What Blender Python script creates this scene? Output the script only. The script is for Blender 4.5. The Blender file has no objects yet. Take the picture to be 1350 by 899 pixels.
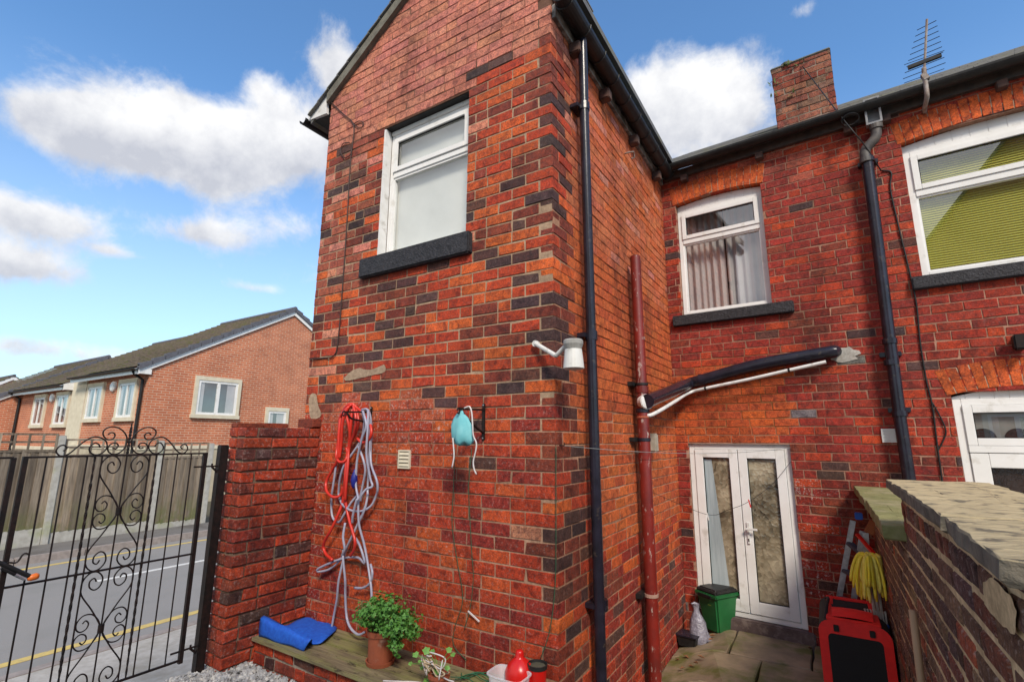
import bpy, bmesh, math, random
from math import sin, cos, pi, radians, sqrt, atan2, hypot, exp
from mathutils import Vector, Matrix
random.seed(11)
RND = random.Random(5)
SC = bpy.context.scene
COL = SC.collection

# ------------------------------------------------------------------ camera
FPX, YAW, PIT, ROL = 647.4, -.5592, .1945, .0045          # focal length in photo pixels (1350 wide), angles
def _m(r): return Matrix(r)
_Rz = _m(((cos(YAW), -sin(YAW), 0), (sin(YAW), cos(YAW), 0), (0, 0, 1)))
_B = _m(((1, 0, 0), (0, 0, -1), (0, 1, 0)))
_Rx = _m(((1, 0, 0), (0, cos(PIT), sin(PIT)), (0, -sin(PIT), cos(PIT))))
_Rr = _m(((cos(ROL), -sin(ROL), 0), (sin(ROL), cos(ROL), 0), (0, 0, 1)))
RC = _Rr @ _Rx @ _B @ _Rz                                  # world -> camera (x right, y down, z forward)
RT = RC.transposed()
CAM = Vector((1.489, -2.922, 2.11))
cam_d = bpy.data.cameras.new('camera'); cam = bpy.data.objects.new('camera', cam_d); COL.objects.link(cam)
cam_d.sensor_width = 36; cam_d.lens = FPX / 1350 * 36; cam_d.clip_start = .02; cam_d.clip_end = 3000
mw = Matrix.Identity(4)
for i in range(3):
    mw[i][0] = RC[0][i]; mw[i][1] = -RC[1][i]; mw[i][2] = -RC[2][i]; mw[i][3] = CAM[i]
cam.matrix_world = mw
SC.camera = cam

# ------------------------------------------------------------------ light
SUN_EL, SUN_AZ = radians(42), radians(138)                 # azimuth clockwise from +Y: over the photographer's right shoulder
W = bpy.data.worlds.new('World'); SC.world = W; W.use_nodes = True
def ray(px, py): return RT @ Vector(((px - 675) / FPX, (py - 449.5) / FPX, 1.0))
def build_world():
    nt = W.node_tree; N = nt.nodes; L = nt.links; N.clear()
    def nd(t, **k):
        n = N.new(t)
        for a, b in k.items(): setattr(n, a, b)
        return n
    def val(x):
        n = N.new('ShaderNodeValue'); n.outputs[0].default_value = x; return n.outputs[0]
    def M(op, a, b=None, c=None, clamp=False):
        n = N.new('ShaderNodeMath'); n.operation = op; n.use_clamp = clamp
        for i, v in enumerate((a, b, c)):
            if v is None: continue
            if isinstance(v, (int, float)): n.inputs[i].default_value = v
            else: L.new(v, n.inputs[i])
        return n.outputs[0]
    sky = nd('ShaderNodeTexSky', sky_type='NISHITA', sun_disc=False, sun_elevation=SUN_EL, sun_rotation=SUN_AZ,
             altitude=0, air_density=1.0, dust_density=.4, ozone_density=2.2)
    tc = nd('ShaderNodeTexCoord'); d = tc.outputs['Generated']
    sep = nd('ShaderNodeSeparateXYZ'); L.new(d, sep.inputs[0])
    az = M('ARCTAN2', sep.outputs[0], sep.outputs[1]); el = M('ARCSINE', sep.outputs[2])
    # flattened cloud layer coordinate
    zz = M('ADD', M('MAXIMUM', sep.outputs[2], 0.0), .22)
    cmb = nd('ShaderNodeCombineXYZ')
    L.new(M('DIVIDE', sep.outputs[0], zz), cmb.inputs[0]); L.new(M('DIVIDE', sep.outputs[1], zz), cmb.inputs[1])
    def noise(scale, det, rough, vec, off=0.0, dist=0.0):
        mp = nd('ShaderNodeMapping'); L.new(vec, mp.inputs[0]); mp.inputs['Location'].default_value = (off, off * .7, off * 1.3)
        n = nd('ShaderNodeTexNoise'); n.inputs['Scale'].default_value = scale; n.inputs['Detail'].default_value = det
        n.inputs['Roughness'].default_value = rough; n.inputs['Distortion'].default_value = dist
        L.new(mp.outputs[0], n.inputs['Vector']); return n.outputs['Fac']
    billow = noise(7.5, 10, .64, d, 3.1, .25)
    layer = noise(.95, 5, .55, cmb.outputs[0], 7.7)
    # cumulus heaps, each a direction with an angular width and height
    heaps = [(95, 165, .10, .040, .66), (205, 180, .16, .068, .95), (310, 200, .14, .062, .80), (395, 175, .12, .075, .82), (345, 115, .05, .03, .4), (445, 85, .07, .05, .8),
             (30, 282, .11, .034, .85), (18, 345, .09, .030, .85), (268, 308, .075, .028, .72), (375, 300, .09, .032, .66),
             (335, 380, .045, .012, .5), (70, 462, .20, .022, .5), (920, 155, .14, .095, 1.1), (850, 125, .09, .06, .6), (1065, 12, .05, .014, .36), (150, 332, .04, .012, .4)]
    # larger unseen heaps added round the rest of the sky for whiter light
    r = random.Random(3)
    dirs = []
    for px, py, sa, se, w in heaps:
        v = ray(px, py).normalized(); dirs.append((atan2(v.x, v.y), math.asin(v.z), sa, se, w))
    for k in range(14):
        a0 = radians(r.uniform(55, 160) if k % 2 else r.uniform(-165, -128)); e0 = radians(r.uniform(8, 62))
        dirs.append((a0, e0, r.uniform(.2, .38), r.uniform(.10, .22), r.uniform(.8, 1.2)))
    for a0 in (175, 175 - 360): dirs.append((radians(a0), radians(24), .62, .26, 1.15))  # unseen clouds added behind the camera to pale the window reflection
    ae = nd('ShaderNodeCombineXYZ'); L.new(az, ae.inputs[0]); L.new(el, ae.inputs[1])
    tot = val(0.0); shade = val(0.0)
    for a0, e0, sa, se, w in dirs:
        vm_ = nd('ShaderNodeVectorMath', operation='MULTIPLY_ADD'); L.new(ae.outputs[0], vm_.inputs[0])
        vm_.inputs[1].default_value = (1 / sa, 1 / se, 0); vm_.inputs[2].default_value = (-a0 / sa, -e0 / se, 0)
        dp = nd('ShaderNodeVectorMath', operation='DOT_PRODUCT'); L.new(vm_.outputs[0], dp.inputs[0]); L.new(vm_.outputs[0], dp.inputs[1])
        sp = nd('ShaderNodeSeparateXYZ'); L.new(vm_.outputs[0], sp.inputs[0])
        g = M('POWER', .3679, dp.outputs['Value'])
        tot = M('MULTIPLY_ADD', g, w, tot); shade = M('MULTIPLY_ADD', M('MULTIPLY', g, w), sp.outputs[1], shade)
    dens = M('ADD', M('MULTIPLY', tot, .95), M('MULTIPLY', M('SUBTRACT', billow, .5), 1.5))
    dens = M('ADD', dens, M('MULTIPLY', M('SUBTRACT', layer, .5), .35))
    mr = nd('ShaderNodeMapRange', interpolation_type='SMOOTHSTEP'); L.new(dens, mr.inputs[0])
    mr.inputs[1].default_value = .22; mr.inputs[2].default_value = .68
    fine = noise(13, 7, .6, d, 9.0)
    lit = M('ADD', M('MULTIPLY', shade, .75), M('ADD', .55, M('MULTIPLY', M('SUBTRACT', fine, .5), 2.0)), clamp=True)
    cr = nd('ShaderNodeMix', data_type='RGBA'); L.new(lit, cr.inputs[0])
    cr.inputs[6].default_value = (4.0, 4.1, 4.5, 1); cr.inputs[7].default_value = (7.0, 6.95, 6.9, 1)
    # thin pale veil low down, as in the picture
    veil = nd('ShaderNodeMapRange', interpolation_type='SMOOTHSTEP'); L.new(el, veil.inputs[0])
    veil.inputs[1].default_value = .62; veil.inputs[2].default_value = 0.0
    skyb = nd('ShaderNodeMix', data_type='RGBA', blend_type='MULTIPLY'); skyb.inputs[0].default_value = 1
    L.new(sky.outputs[0], skyb.inputs[6]); skyb.inputs[7].default_value = (1.02, 1.40, 1.62, 1)
    vm = nd('ShaderNodeMix', data_type='RGBA'); L.new(M('MULTIPLY', veil.outputs[0], .5), vm.inputs[0])
    L.new(skyb.outputs[2], vm.inputs[6]); vm.inputs[7].default_value = (5.3, 6.1, 6.7, 1)
    mx = nd('ShaderNodeMix', data_type='RGBA'); L.new(M('MULTIPLY', mr.outputs[0], .95), mx.inputs[0])
    L.new(vm.outputs[2], mx.inputs[6]); L.new(cr.outputs[2], mx.inputs[7])
    bg = nd('ShaderNodeBackground'); bg.inputs['Strength'].default_value = .1; L.new(mx.outputs[2], bg.inputs['Color'])
    out = nd('ShaderNodeOutputWorld'); L.new(bg.outputs[0], out.inputs[0])
build_world()
W.cycles.sampling_method = 'MANUAL'; W.cycles.sample_map_resolution = 512
sun_d = bpy.data.lights.new('sun', 'SUN'); sun_d.energy = 2.8; sun_d.angle = radians(14); sun_d.color = (1, .89, .74)
sun = bpy.data.objects.new('sun', sun_d); COL.objects.link(sun)
_sd = Vector((sin(SUN_AZ) * cos(SUN_EL), cos(SUN_AZ) * cos(SUN_EL), sin(SUN_EL)))
sun.rotation_euler = _sd.to_track_quat('Z', 'Y').to_euler(); sun.location = _sd * 60
vs = SC.view_settings; vs.view_transform = 'Standard'; vs.look = 'None'; vs.gamma = 1; vs.exposure = .62; vs.use_curve_mapping = False
SC.cycles.max_bounces = 8; SC.cycles.transparent_max_bounces = 12; SC.cycles.use_denoising = True; SC.cycles.denoising_prefilter = 'ACCURATE'

# ------------------------------------------------------------------ pixels to places
def on_plane(px, py, P, n):
    d = ray(px, py); n = Vector(n); return CAM + d * ((Vector(P) - CAM).dot(n) / d.dot(n))
def onx(px, py, x): return on_plane(px, py, (x, 0, 0), (1, 0, 0))
def ony(px, py, y): return on_plane(px, py, (0, y, 0), (0, 1, 0))
def onz(px, py, z): return on_plane(px, py, (0, 0, z), (0, 0, 1))
def proj(P):
    q = RC @ (Vector(P) - CAM)
    return (q.x / q.z * FPX + 675, q.y / q.z * FPX + 449.5, q.z) if q.z > .02 else (-9e3, -9e3, q.z)

class Frame:                                               # a wall face: u along it, z up, d outwards
    def __init__(s, o, U, N): s.o = Vector(o); s.U = Vector(U); s.N = Vector(N)
    def P(s, u, z, d=0.0): return s.o + s.U * u + s.N * d + Vector((0, 0, z))
    def px(s, x, y, d=0.0):                                # photo pixel -> (u, z) on the face (or d in front of it)
        p = on_plane(x, y, s.o + s.N * d, s.N) - s.o; return p.dot(s.U), p.z
DY = -.0614
GAB = Frame((0, 0, 0), (1, 0, 0), (0, -1, 0))
SID = Frame((0, 0, 0), (0, 1, 0), (1, 0, 0))
BCK = Frame((0, 3.11, 0), (cos(DY), sin(DY), 0), (sin(DY), -cos(DY), 0))

# ------------------------------------------------------------------ materials
def ntree(name):
    m = bpy.data.materials.new(name); m.use_nodes = True; nt = m.node_tree
    return m, nt, nt.nodes['Principled BSDF']
def add_noise(nt, scale, detail=5, rough=.6, dist=0, vec=None, stretch=None):
    g = nt.nodes.new('ShaderNodeNewGeometry') if vec is None else None
    v = g.outputs['Position'] if vec is None else vec
    if stretch:
        mp = nt.nodes.new('ShaderNodeMapping'); mp.inputs['Scale'].default_value = stretch; nt.links.new(v, mp.inputs[0]); v = mp.outputs[0]
    n = nt.nodes.new('ShaderNodeTexNoise'); n.inputs['Scale'].default_value = scale; n.inputs['Detail'].default_value = detail
    n.inputs['Roughness'].default_value = rough; n.inputs['Distortion'].default_value = dist
    nt.links.new(v, n.inputs['Vector']); return n.outputs['Fac']
def ramp(nt, fac, stops):
    r = nt.nodes.new('ShaderNodeValToRGB'); nt.links.new(fac, r.inputs[0]); e = r.color_ramp.elements
    while len(e) < len(stops): e.new(.5)
    for s, (p, c) in zip(e, stops):
        s.position = p; s.color = (*c, 1) if len(c) == 3 else c
    return r.outputs[0]
def mix(nt, fac, a, b, blend='MIX'):
    n = nt.nodes.new('ShaderNodeMix'); n.data_type = 'RGBA'; n.blend_type = blend
    for s, v in ((0, fac), (6, a), (7, b)):
        if isinstance(v, (int, float)): n.inputs[s].default_value = v
        elif isinstance(v, tuple): n.inputs[s].default_value = (*v, 1) if len(v) == 3 else v
        else: nt.links.new(v, n.inputs[s])
    return n.outputs[2]
def add_bump(nt, b, h, strength, dist=.01):
    n = nt.nodes.new('ShaderNodeBump'); n.inputs['Strength'].default_value = strength; n.inputs['Distance'].default_value = dist
    nt.links.new(h, n.inputs['Height']); nt.links.new(n.outputs[0], b.inputs['Normal'])
MATS = {}
def pm(name, c1, c2=None, scale=20, rough=.8, bump=.2, metal=0, bscale=None, stretch=None, spec=.5, bdist=.004, lo=.35, hi=.65, c3=None, s3=3, lo3=.5, hi3=.65):
    if name in MATS: return MATS[name]
    m, nt, b = ntree(name); c2 = c2 or tuple(x * .7 for x in c1)
    f = add_noise(nt, scale, stretch=stretch)
    c = ramp(nt, f, [(lo, c1), (hi, c2)])
    if c3:
        f3 = add_noise(nt, s3, 6); r3 = ramp(nt, f3, [(lo3, (0, 0, 0)), (hi3, (1, 1, 1))]); c = mix(nt, r3, c, c3)
    nt.links.new(c, b.inputs['Base Color']); b.inputs['Roughness'].default_value = rough
    b.inputs['Metallic'].default_value = metal; b.inputs['Specular IOR Level'].default_value = spec
    if bump: add_bump(nt, b, add_noise(nt, bscale or scale * 2.5, 6, stretch=stretch), bump, bdist)
    MATS[name] = m; return m
def brick_mat():
    m, nt, b = ntree('brick'); L = nt.links
    at = nt.nodes.new('ShaderNodeAttribute'); at.attribute_name = 'Col'
    base = at.outputs['Color']
    f1 = add_noise(nt, 26, 6, .65); c = mix(nt, 1.0, base, ramp(nt, f1, [(.28, (.52, .48, .50)), (.47, (.97, .97, .97)), (.72, (1.28, 1.24, 1.2))]), 'MULTIPLY')
    f2 = add_noise(nt, 95, 5, .85); c = mix(nt, 1.0, c, ramp(nt, f2, [(.33, (.34, .32, .34)), (.5, (1, 1, 1)), (.68, (1.55, 1.5, 1.45))]), 'MULTIPLY')
    # soot, lime bloom and paint flecks where the brick carries them (alpha of the brick)
    f3 = add_noise(nt, 42, 7, .72); w = ramp(nt, f3, [(.545, (0, 0, 0)), (.63, (1, 1, 1))])
    mm = nt.nodes.new('ShaderNodeMath'); mm.operation = 'MULTIPLY'; L.new(w, mm.inputs[0]); L.new(at.outputs['Alpha'], mm.inputs[1])
    c = mix(nt, mm.outputs[0], c, (.52, .44, .40))
    f5 = add_noise(nt, 11, 6, .7, 1.2); c = mix(nt, 1.0, c, ramp(nt, f5, [(.36, (.50, .44, .48)), (.52, (1, 1, 1)), (.7, (1.12, 1.12, 1.10))]), 'MULTIPLY')
    f4 = add_noise(nt, 1.7, 7, .68, stretch=(1, 1, .6)); c = mix(nt, 1.0, c, ramp(nt, f4, [(.33, (.50, .46, .46)), (.46, (.92, .91, .91)), (.62, (1.1, 1.1, 1.1))]), 'MULTIPLY')
    L.new(c, b.inputs['Base Color']); b.inputs['Specular IOR Level'].default_value = .35
    rr = ramp(nt, f1, [(.3, (.62, .62, .62)), (.7, (.88, .88, .88))]); L.new(rr, b.inputs['Roughness'])
    add_bump(nt, b, add_noise(nt, 60, 6, .8), 1.0, .009)
    return m
def mortar_mat():
    m, nt, b = ntree('mortar'); L = nt.links
    at = nt.nodes.new('ShaderNodeAttribute'); at.attribute_name = 'Col'
    c = mix(nt, 1.0, at.outputs['Color'], ramp(nt, add_noise(nt, 30, 6, .7), [(.3, (.6, .58, .56)), (.65, (1.15, 1.15, 1.15))]), 'MULTIPLY')
    c = mix(nt, 1.0, c, ramp(nt, add_noise(nt, 1.6, 5), [(.35, (.62, .60, .58)), (.6, (1.1, 1.1, 1.1))]), 'MULTIPLY')
    L.new(c, b.inputs['Base Color']); b.inputs['Roughness'].default_value = .95; b.inputs['Specular IOR Level'].default_value = .2
    add_bump(nt, b, add_noise(nt, 120, 5, .7), .7, .004); return m
def glass_mat(name, tint=(1, 1, 1), ior=.05):
    m = bpy.data.materials.new(name); m.use_nodes = True; nt = m.node_tree; nt.nodes.clear()
    o = nt.nodes.new('ShaderNodeOutputMaterial'); t = nt.nodes.new('ShaderNodeBsdfTransparent'); g = nt.nodes.new('ShaderNodeBsdfGlossy')
    t.inputs[0].default_value = (*tint, 1); g.inputs['Roughness'].default_value = .01
    gm = nt.nodes.new('ShaderNodeNewGeometry'); dt = nt.nodes.new('ShaderNodeVectorMath'); dt.operation = 'DOT_PRODUCT'
    nt.links.new(gm.outputs['Incoming'], dt.inputs[0]); nt.links.new(gm.outputs['Normal'], dt.inputs[1])
    def mt(op, a, b=None):
        n = nt.nodes.new('ShaderNodeMath'); n.operation = op
        for i, v in enumerate((a, b)):
            if v is None: continue
            if isinstance(v, (int, float)): n.inputs[i].default_value = v
            else: nt.links.new(v, n.inputs[i])
        return n.outputs[0]
    k = mt('POWER', mt('SUBTRACT', 1.0, mt('ABSOLUTE', dt.outputs['Value'])), 4.0)   # both faces of the pane together
    f = mt('ADD', mt('MULTIPLY', k, 1 - ior), ior); mx = nt.nodes.new('ShaderNodeMixShader')
    nt.links.new(f, mx.inputs[0]); nt.links.new(t.outputs[0], mx.inputs[1]); nt.links.new(g.outputs[0], mx.inputs[2]); nt.links.new(mx.outputs[0], o.inputs[0])
    return m
BRICK = brick_mat(); MORTAR = mortar_mat(); GLASS = glass_mat('window_glass', (.96, .98, .97), .27)
UPVC = pm('white_upvc', (.76, .75, .735), (.70, .69, .665), 3, .35, .05, c3=(.45, .42, .36), s3=7, lo3=.58, hi3=.82)
BLACKPVC = pm('black_pipe_paint', (.012, .011, .017), (.02, .018, .03), 9, .26, .3, bscale=34, bdist=.003, spec=.4, c3=(.05, .04, .035), s3=16, lo3=.62, hi3=.70)
REDPAINT = None
def redpipe_mat():
    m, nt, b = ntree('red_oxide_paint')
    c = ramp(nt, add_noise(nt, 6, 5), [(.35, (.20, .016, .010)), (.65, (.115, .012, .009))])
    w = ramp(nt, add_noise(nt, 26, 7, .7, stretch=(1, 1, .35)), [(.60, (0, 0, 0)), (.64, (1, 1, 1))]); c = mix(nt, w, c, (.34, .25, .22))
    nt.links.new(c, b.inputs['Base Color']); b.inputs['Roughness'].default_value = .42; add_bump(nt, b, add_noise(nt, 30, 6), .25, .003); return m
REDPAINT = redpipe_mat()
IRON = pm('black_iron', (.008, .007, .007), (.022, .012, .010), 30, .5, .25, bdist=.002, spec=.25)
SILL = pm('black_painted_stone', (.014, .013, .016), (.034, .032, .037), 30, .6, 1.0, bscale=60, bdist=.014, spec=.35)
SLATE = pm('grey_slate', (.10, .10, .105), (.16, .155, .145), 6, .7, .5, c3=(.13, .13, .05), s3=4, lo3=.52, hi3=.72, bdist=.006)
GUTTER = pm('black_gutter', (.010, .010, .011), (.022, .021, .020), 12, .45, .15, spec=.3)
WHITE = pm('white_paint', (.72, .71, .70), (.6, .59, .56), 7, .5, .1, c3=(.34, .31, .27), s3=9, lo3=.58, hi3=.75)
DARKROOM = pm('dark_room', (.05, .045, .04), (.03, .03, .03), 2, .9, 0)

# ------------------------------------------------------------------ mesh helpers
class MB:
    def __init__(s): s.v = []; s.f = []; s.c = []
    def face(s, pts, col=None):
        i = len(s.v); s.v += [tuple(p) for p in pts]; s.f.append(tuple(range(i, i + len(pts)))); s.c += [col] * len(pts)
    def add(s, verts, faces, col=None):
        i = len(s.v); s.v += [tuple(p) for p in verts]; s.f += [tuple(j + i for j in f) for f in faces]; s.c += [col] * len(verts)
    def hexa(s, p, col=None):                              # p: 4 bottom + 4 top
        s.add(p, [(3, 2, 1, 0), (4, 5, 6, 7), (0, 1, 5, 4), (1, 2, 6, 5), (2, 3, 7, 6), (3, 0, 4, 7)], col)
    def box(s, x0, x1, y0, y1, z0, z1, col=None):
        s.hexa([(x0, y0, z0), (x1, y0, z0), (x1, y1, z0), (x0, y1, z0), (x0, y0, z1), (x1, y0, z1), (x1, y1, z1), (x0, y1, z1)], col)
    def fbox(s, F, u0, u1, z0, z1, d0, d1, col=None):
        s.hexa([F.P(u0, z0, d0), F.P(u1, z0, d0), F.P(u1, z0, d1), F.P(u0, z0, d1), F.P(u0, z1, d0), F.P(u1, z1, d0), F.P(u1, z1, d1), F.P(u0, z1, d1)], col)
    def beam(s, a, b, w, h, up=(0, 0, 1), col=None):       # rectangular bar from a to b
        a, b = Vector(a), Vector(b); t = (b - a).normalized(); up = Vector(up)
        if abs(t.dot(up)) > .98: up = Vector((0, 1, 0))
        x = t.cross(up).normalized() * (w / 2); y = x.cross(t).normalized() * (h / 2)
        s.hexa([a - x - y, a + x - y, a + x + y, a - x + y, b - x - y, b + x - y, b + x + y, b - x + y], col)
    def tube(s, pts, r, seg=8, cap=True, col=None, twist=0):
        pts = [Vector(p) for p in pts]; n = len(pts); rs = r if isinstance(r, (list, tuple)) else [r] * n
        t0 = (pts[1] - pts[0]).normalized(); up = Vector((0, 0, 1)) if abs(t0.z) < .9 else Vector((1, 0, 0))
        x = t0.cross(up).normalized(); rings = []
        for i, p in enumerate(pts):
            t = (pts[min(i + 1, n - 1)] - pts[max(i - 1, 0)])
            if t.length < 1e-9: t = t0
            t.normalize(); x = (x - t * x.dot(t)); x = x.normalized() if x.length > 1e-6 else t.orthogonal().normalized(); y = t.cross(x)
            rings.append([p + (x * cos(2 * pi * k / seg + twist * i) + y * sin(2 * pi * k / seg + twist * i)) * rs[i] for k in range(seg)])
        i0 = len(s.v)
        for rg in rings: s.v += [tuple(q) for q in rg]
        s.c += [col] * (n * seg)
        for i in range(n - 1):
            for k in range(seg):
                a = i0 + i * seg + k; b = i0 + i * seg + (k + 1) % seg; s.f.append((a, b, b + seg, a + seg))
        if cap: s.f.append(tuple(i0 + k for k in reversed(range(seg)))); s.f.append(tuple(i0 + (n - 1) * seg + k for k in range(seg)))
    def lathe(s, c, prof, seg=20, col=None, sx=1, sy=1, rot=0):  # prof: (r, z)
        i0 = len(s.v); c = Vector(c); n = len(prof)
        for r, z in prof:
            for k in range(seg):
                a = 2 * pi * k / seg + rot; s.v.append(tuple(c + Vector((r * cos(a) * sx, r * sin(a) * sy, z))))
        s.c += [col] * (n * seg)
        for i in range(n - 1):
            for k in range(seg):
                a = i0 + i * seg + k; b = i0 + i * seg + (k + 1) % seg; s.f.append((a, b, b + seg, a + seg))
        s.f.append(tuple(i0 + k for k in reversed(range(seg)))); s.f.append(tuple(i0 + (n - 1) * seg + k for k in range(seg)))
    def build(s, name, mat, parent=None, smooth=False, fix=True, bevel=0):
        me = bpy.data.meshes.new(name); me.from_pydata(s.v, [], s.f)
        if any(c is not None for c in s.c):
            a = me.color_attributes.new('Col', 'FLOAT_COLOR', 'POINT'); fl = []
            for c in s.c: fl += list(c if c is not None else (1, 1, 1, 0))
            a.data.foreach_set('color', fl)
        if fix:
            bm = bmesh.new(); bm.from_mesh(me); bmesh.ops.recalc_face_normals(bm, faces=bm.faces)
            if bevel: bmesh.ops.bevel(bm, geom=bm.edges, offset=bevel, segments=2, affect='EDGES', clamp_overlap=True)
            bm.to_mesh(me); bm.free()
        if smooth: me.shade_smooth()
        me.materials.append(mat)
        o = bpy.data.objects.new(name, me); COL.objects.link(o)
        if parent: o.parent = parent
        return o
def smooth_path(p, n=8, closed=False):
    p = [Vector(q) for q in p]; out = []
    m = len(p)
    for i in range(m - 1 if not closed else m):
        a, b, c, d = (p[(i - 1) % m] if closed or i > 0 else p[0] * 2 - p[1]), p[i], p[(i + 1) % m], (p[(i + 2) % m] if closed or i + 2 < m else p[-1] * 2 - p[-2])
        for k in range(n):
            t = k / n; out.append(.5 * ((2 * b) + (c - a) * t + (2 * a - 5 * b + 4 * c - d) * t * t + (3 * b - a - 3 * c + d) * t ** 3))
    if not closed: out.append(p[-1])
    return out
def tag(o, label=None, cat=None, group=None, kind=None):
    if label: o['label'] = label
    if cat: o['category'] = cat
    if group: o['group'] = group
    if kind: o['kind'] = kind
    return o
def thing(name, label, cat, loc=(0, 0, 0), group=None):
    o = bpy.data.objects.new(name, None); COL.objects.link(o); o.empty_display_size = .1
    return tag(o, label, cat, group)                       # left at the origin so that parts keep world coordinates
def box_obj(name, mat, parent, *a, **k):
    m = MB(); m.box(*a); return m.build(name, mat, parent, **k)

# ------------------------------------------------------------------ brickwork
def clip_poly(p, a, b, c):                                 # keep a*u + b*z <= c
    out = []
    for i in range(len(p)):
        P, Q = p[i], p[(i + 1) % len(p)]; fp = a * P[0] + b * P[1] - c; fq = a * Q[0] + b * Q[1] - c
        if fp <= 0: out.append(P)
        if fp * fq < 0:
            t = fp / (fp - fq); out.append((P[0] + (Q[0] - P[0]) * t, P[1] + (Q[1] - P[1]) * t))
    return out
def brick_mesh(mb, F, poly, depth, proud, ch, col, jit=0):
    us = [p[0] for p in poly]; zs = [p[1] for p in poly]; cu = (min(us) + max(us)) / 2; cz = (min(zs) + max(zs)) / 2
    hu = max((max(us) - min(us)) / 2, .004); hz = max((max(zs) - min(zs)) / 2, .004)
    ku = max(1 - ch / hu, .3); kz = max(1 - ch / hz, .3); n = len(poly)
    if jit and RND.random() < .22: i_ = RND.randrange(n); poly = list(poly); poly[i_] = (poly[i_][0] + (cu - poly[i_][0]) * RND.uniform(.03, .10), poly[i_][1] + (cz - poly[i_][1]) * RND.uniform(.1, .3))
    if jit: poly = [(u + RND.uniform(-jit, jit), z + RND.uniform(-jit, jit)) for u, z in poly]
    tl = RND.uniform(-.0018, .0018); tz = RND.uniform(-.0018, .0018)
    A = [F.P(cu + (u - cu) * ku, cz + (z - cz) * kz, proud + tl * (u - cu) / hu + tz * (z - cz) / hz) for u, z in poly]
    B = [F.P(u, z, proud - ch) for u, z in poly]; C = [F.P(u, z, -depth) for u, z in poly]
    f = [tuple(range(n))] + [(n + i, n + (i + 1) % n, (i + 1) % n, i) for i in range(n)] + [(2 * n + i, 2 * n + (i + 1) % n, n + (i + 1) % n, n + i) for i in range(n)]
    mb.add(A + B + C, f, col)
def rect_minus(r, openings):
    rs = [r]
    for (a, b, c, d) in openings:
        nx = []
        for (u0, u1, z0, z1) in rs:
            if u1 <= a or u0 >= b or z1 <= c or z0 >= d: nx.append((u0, u1, z0, z1)); continue
            if u0 < a: nx.append((u0, a, z0, z1))
            if u1 > b: nx.append((b, u1, z0, z1))
            m0, m1 = max(u0, a), min(u1, b)
            if z0 < c: nx.append((m0, m1, z0, c))
            if z1 > d: nx.append((m0, m1, d, z1))
        rs = nx
    return rs
def wall_shell(name, F, u0, u1, z0, z1, openings, thick, colfn, parent, cuts=(), recess=.0035, rev=None):
    us = sorted({u0, u1, *[min(max(x, u0), u1) for o in openings for x in o[:2]], *[u0 + (u1 - u0) * k / 12 for k in range(13)]})
    zs = sorted({z0, z1, *[min(max(x, z0), z1) for o in openings for x in o[2:]], *[z0 + (z1 - z0) * k / 24 for k in range(25)]})
    mb = MB(); nu, nz = len(us) - 1, len(zs) - 1
    def full(i, j):
        if i < 0 or j < 0 or i >= nu or j >= nz: return False
        cu, cz = (us[i] + us[i + 1]) / 2, (zs[j] + zs[j + 1]) / 2
        return not any(a < cu < b and c < cz < d for a, b, c, d in openings)
    for i in range(nu):
        for j in range(nz):
            if not full(i, j): continue
            p = [(us[i], zs[j]), (us[i + 1], zs[j]), (us[i + 1], zs[j + 1]), (us[i], zs[j + 1])]
            for (a, b, c) in cuts: p = clip_poly(p, a, b, c)
            if len(p) < 3: continue
            cl = [(*colfn(u, z)[:3], 0) for u, z in p]
            k = len(mb.v); mb.v += [tuple(F.P(u, z, -recess)) for u, z in p]; mb.c += cl; mb.f.append(tuple(range(k, k + len(p))))
            mb.face([F.P(u, z, -thick) for u, z in reversed(p)], cl[0])
            for (di, dj, q) in ((-1, 0, ((us[i], zs[j]), (us[i], zs[j + 1]))), (1, 0, ((us[i + 1], zs[j]), (us[i + 1], zs[j + 1]))),
                                (0, -1, ((us[i], zs[j]), (us[i + 1], zs[j]))), (0, 1, ((us[i], zs[j + 1]), (us[i + 1], zs[j + 1])))):
                if not full(i + di, j + dj):
                    (a, b), (c, d) = q; mb.face([F.P(a, b, -recess), F.P(c, d, -recess), F.P(c, d, -thick), F.P(a, b, -thick)], cl[0])
    return mb.build(name, MORTAR, parent, fix=False)
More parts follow.
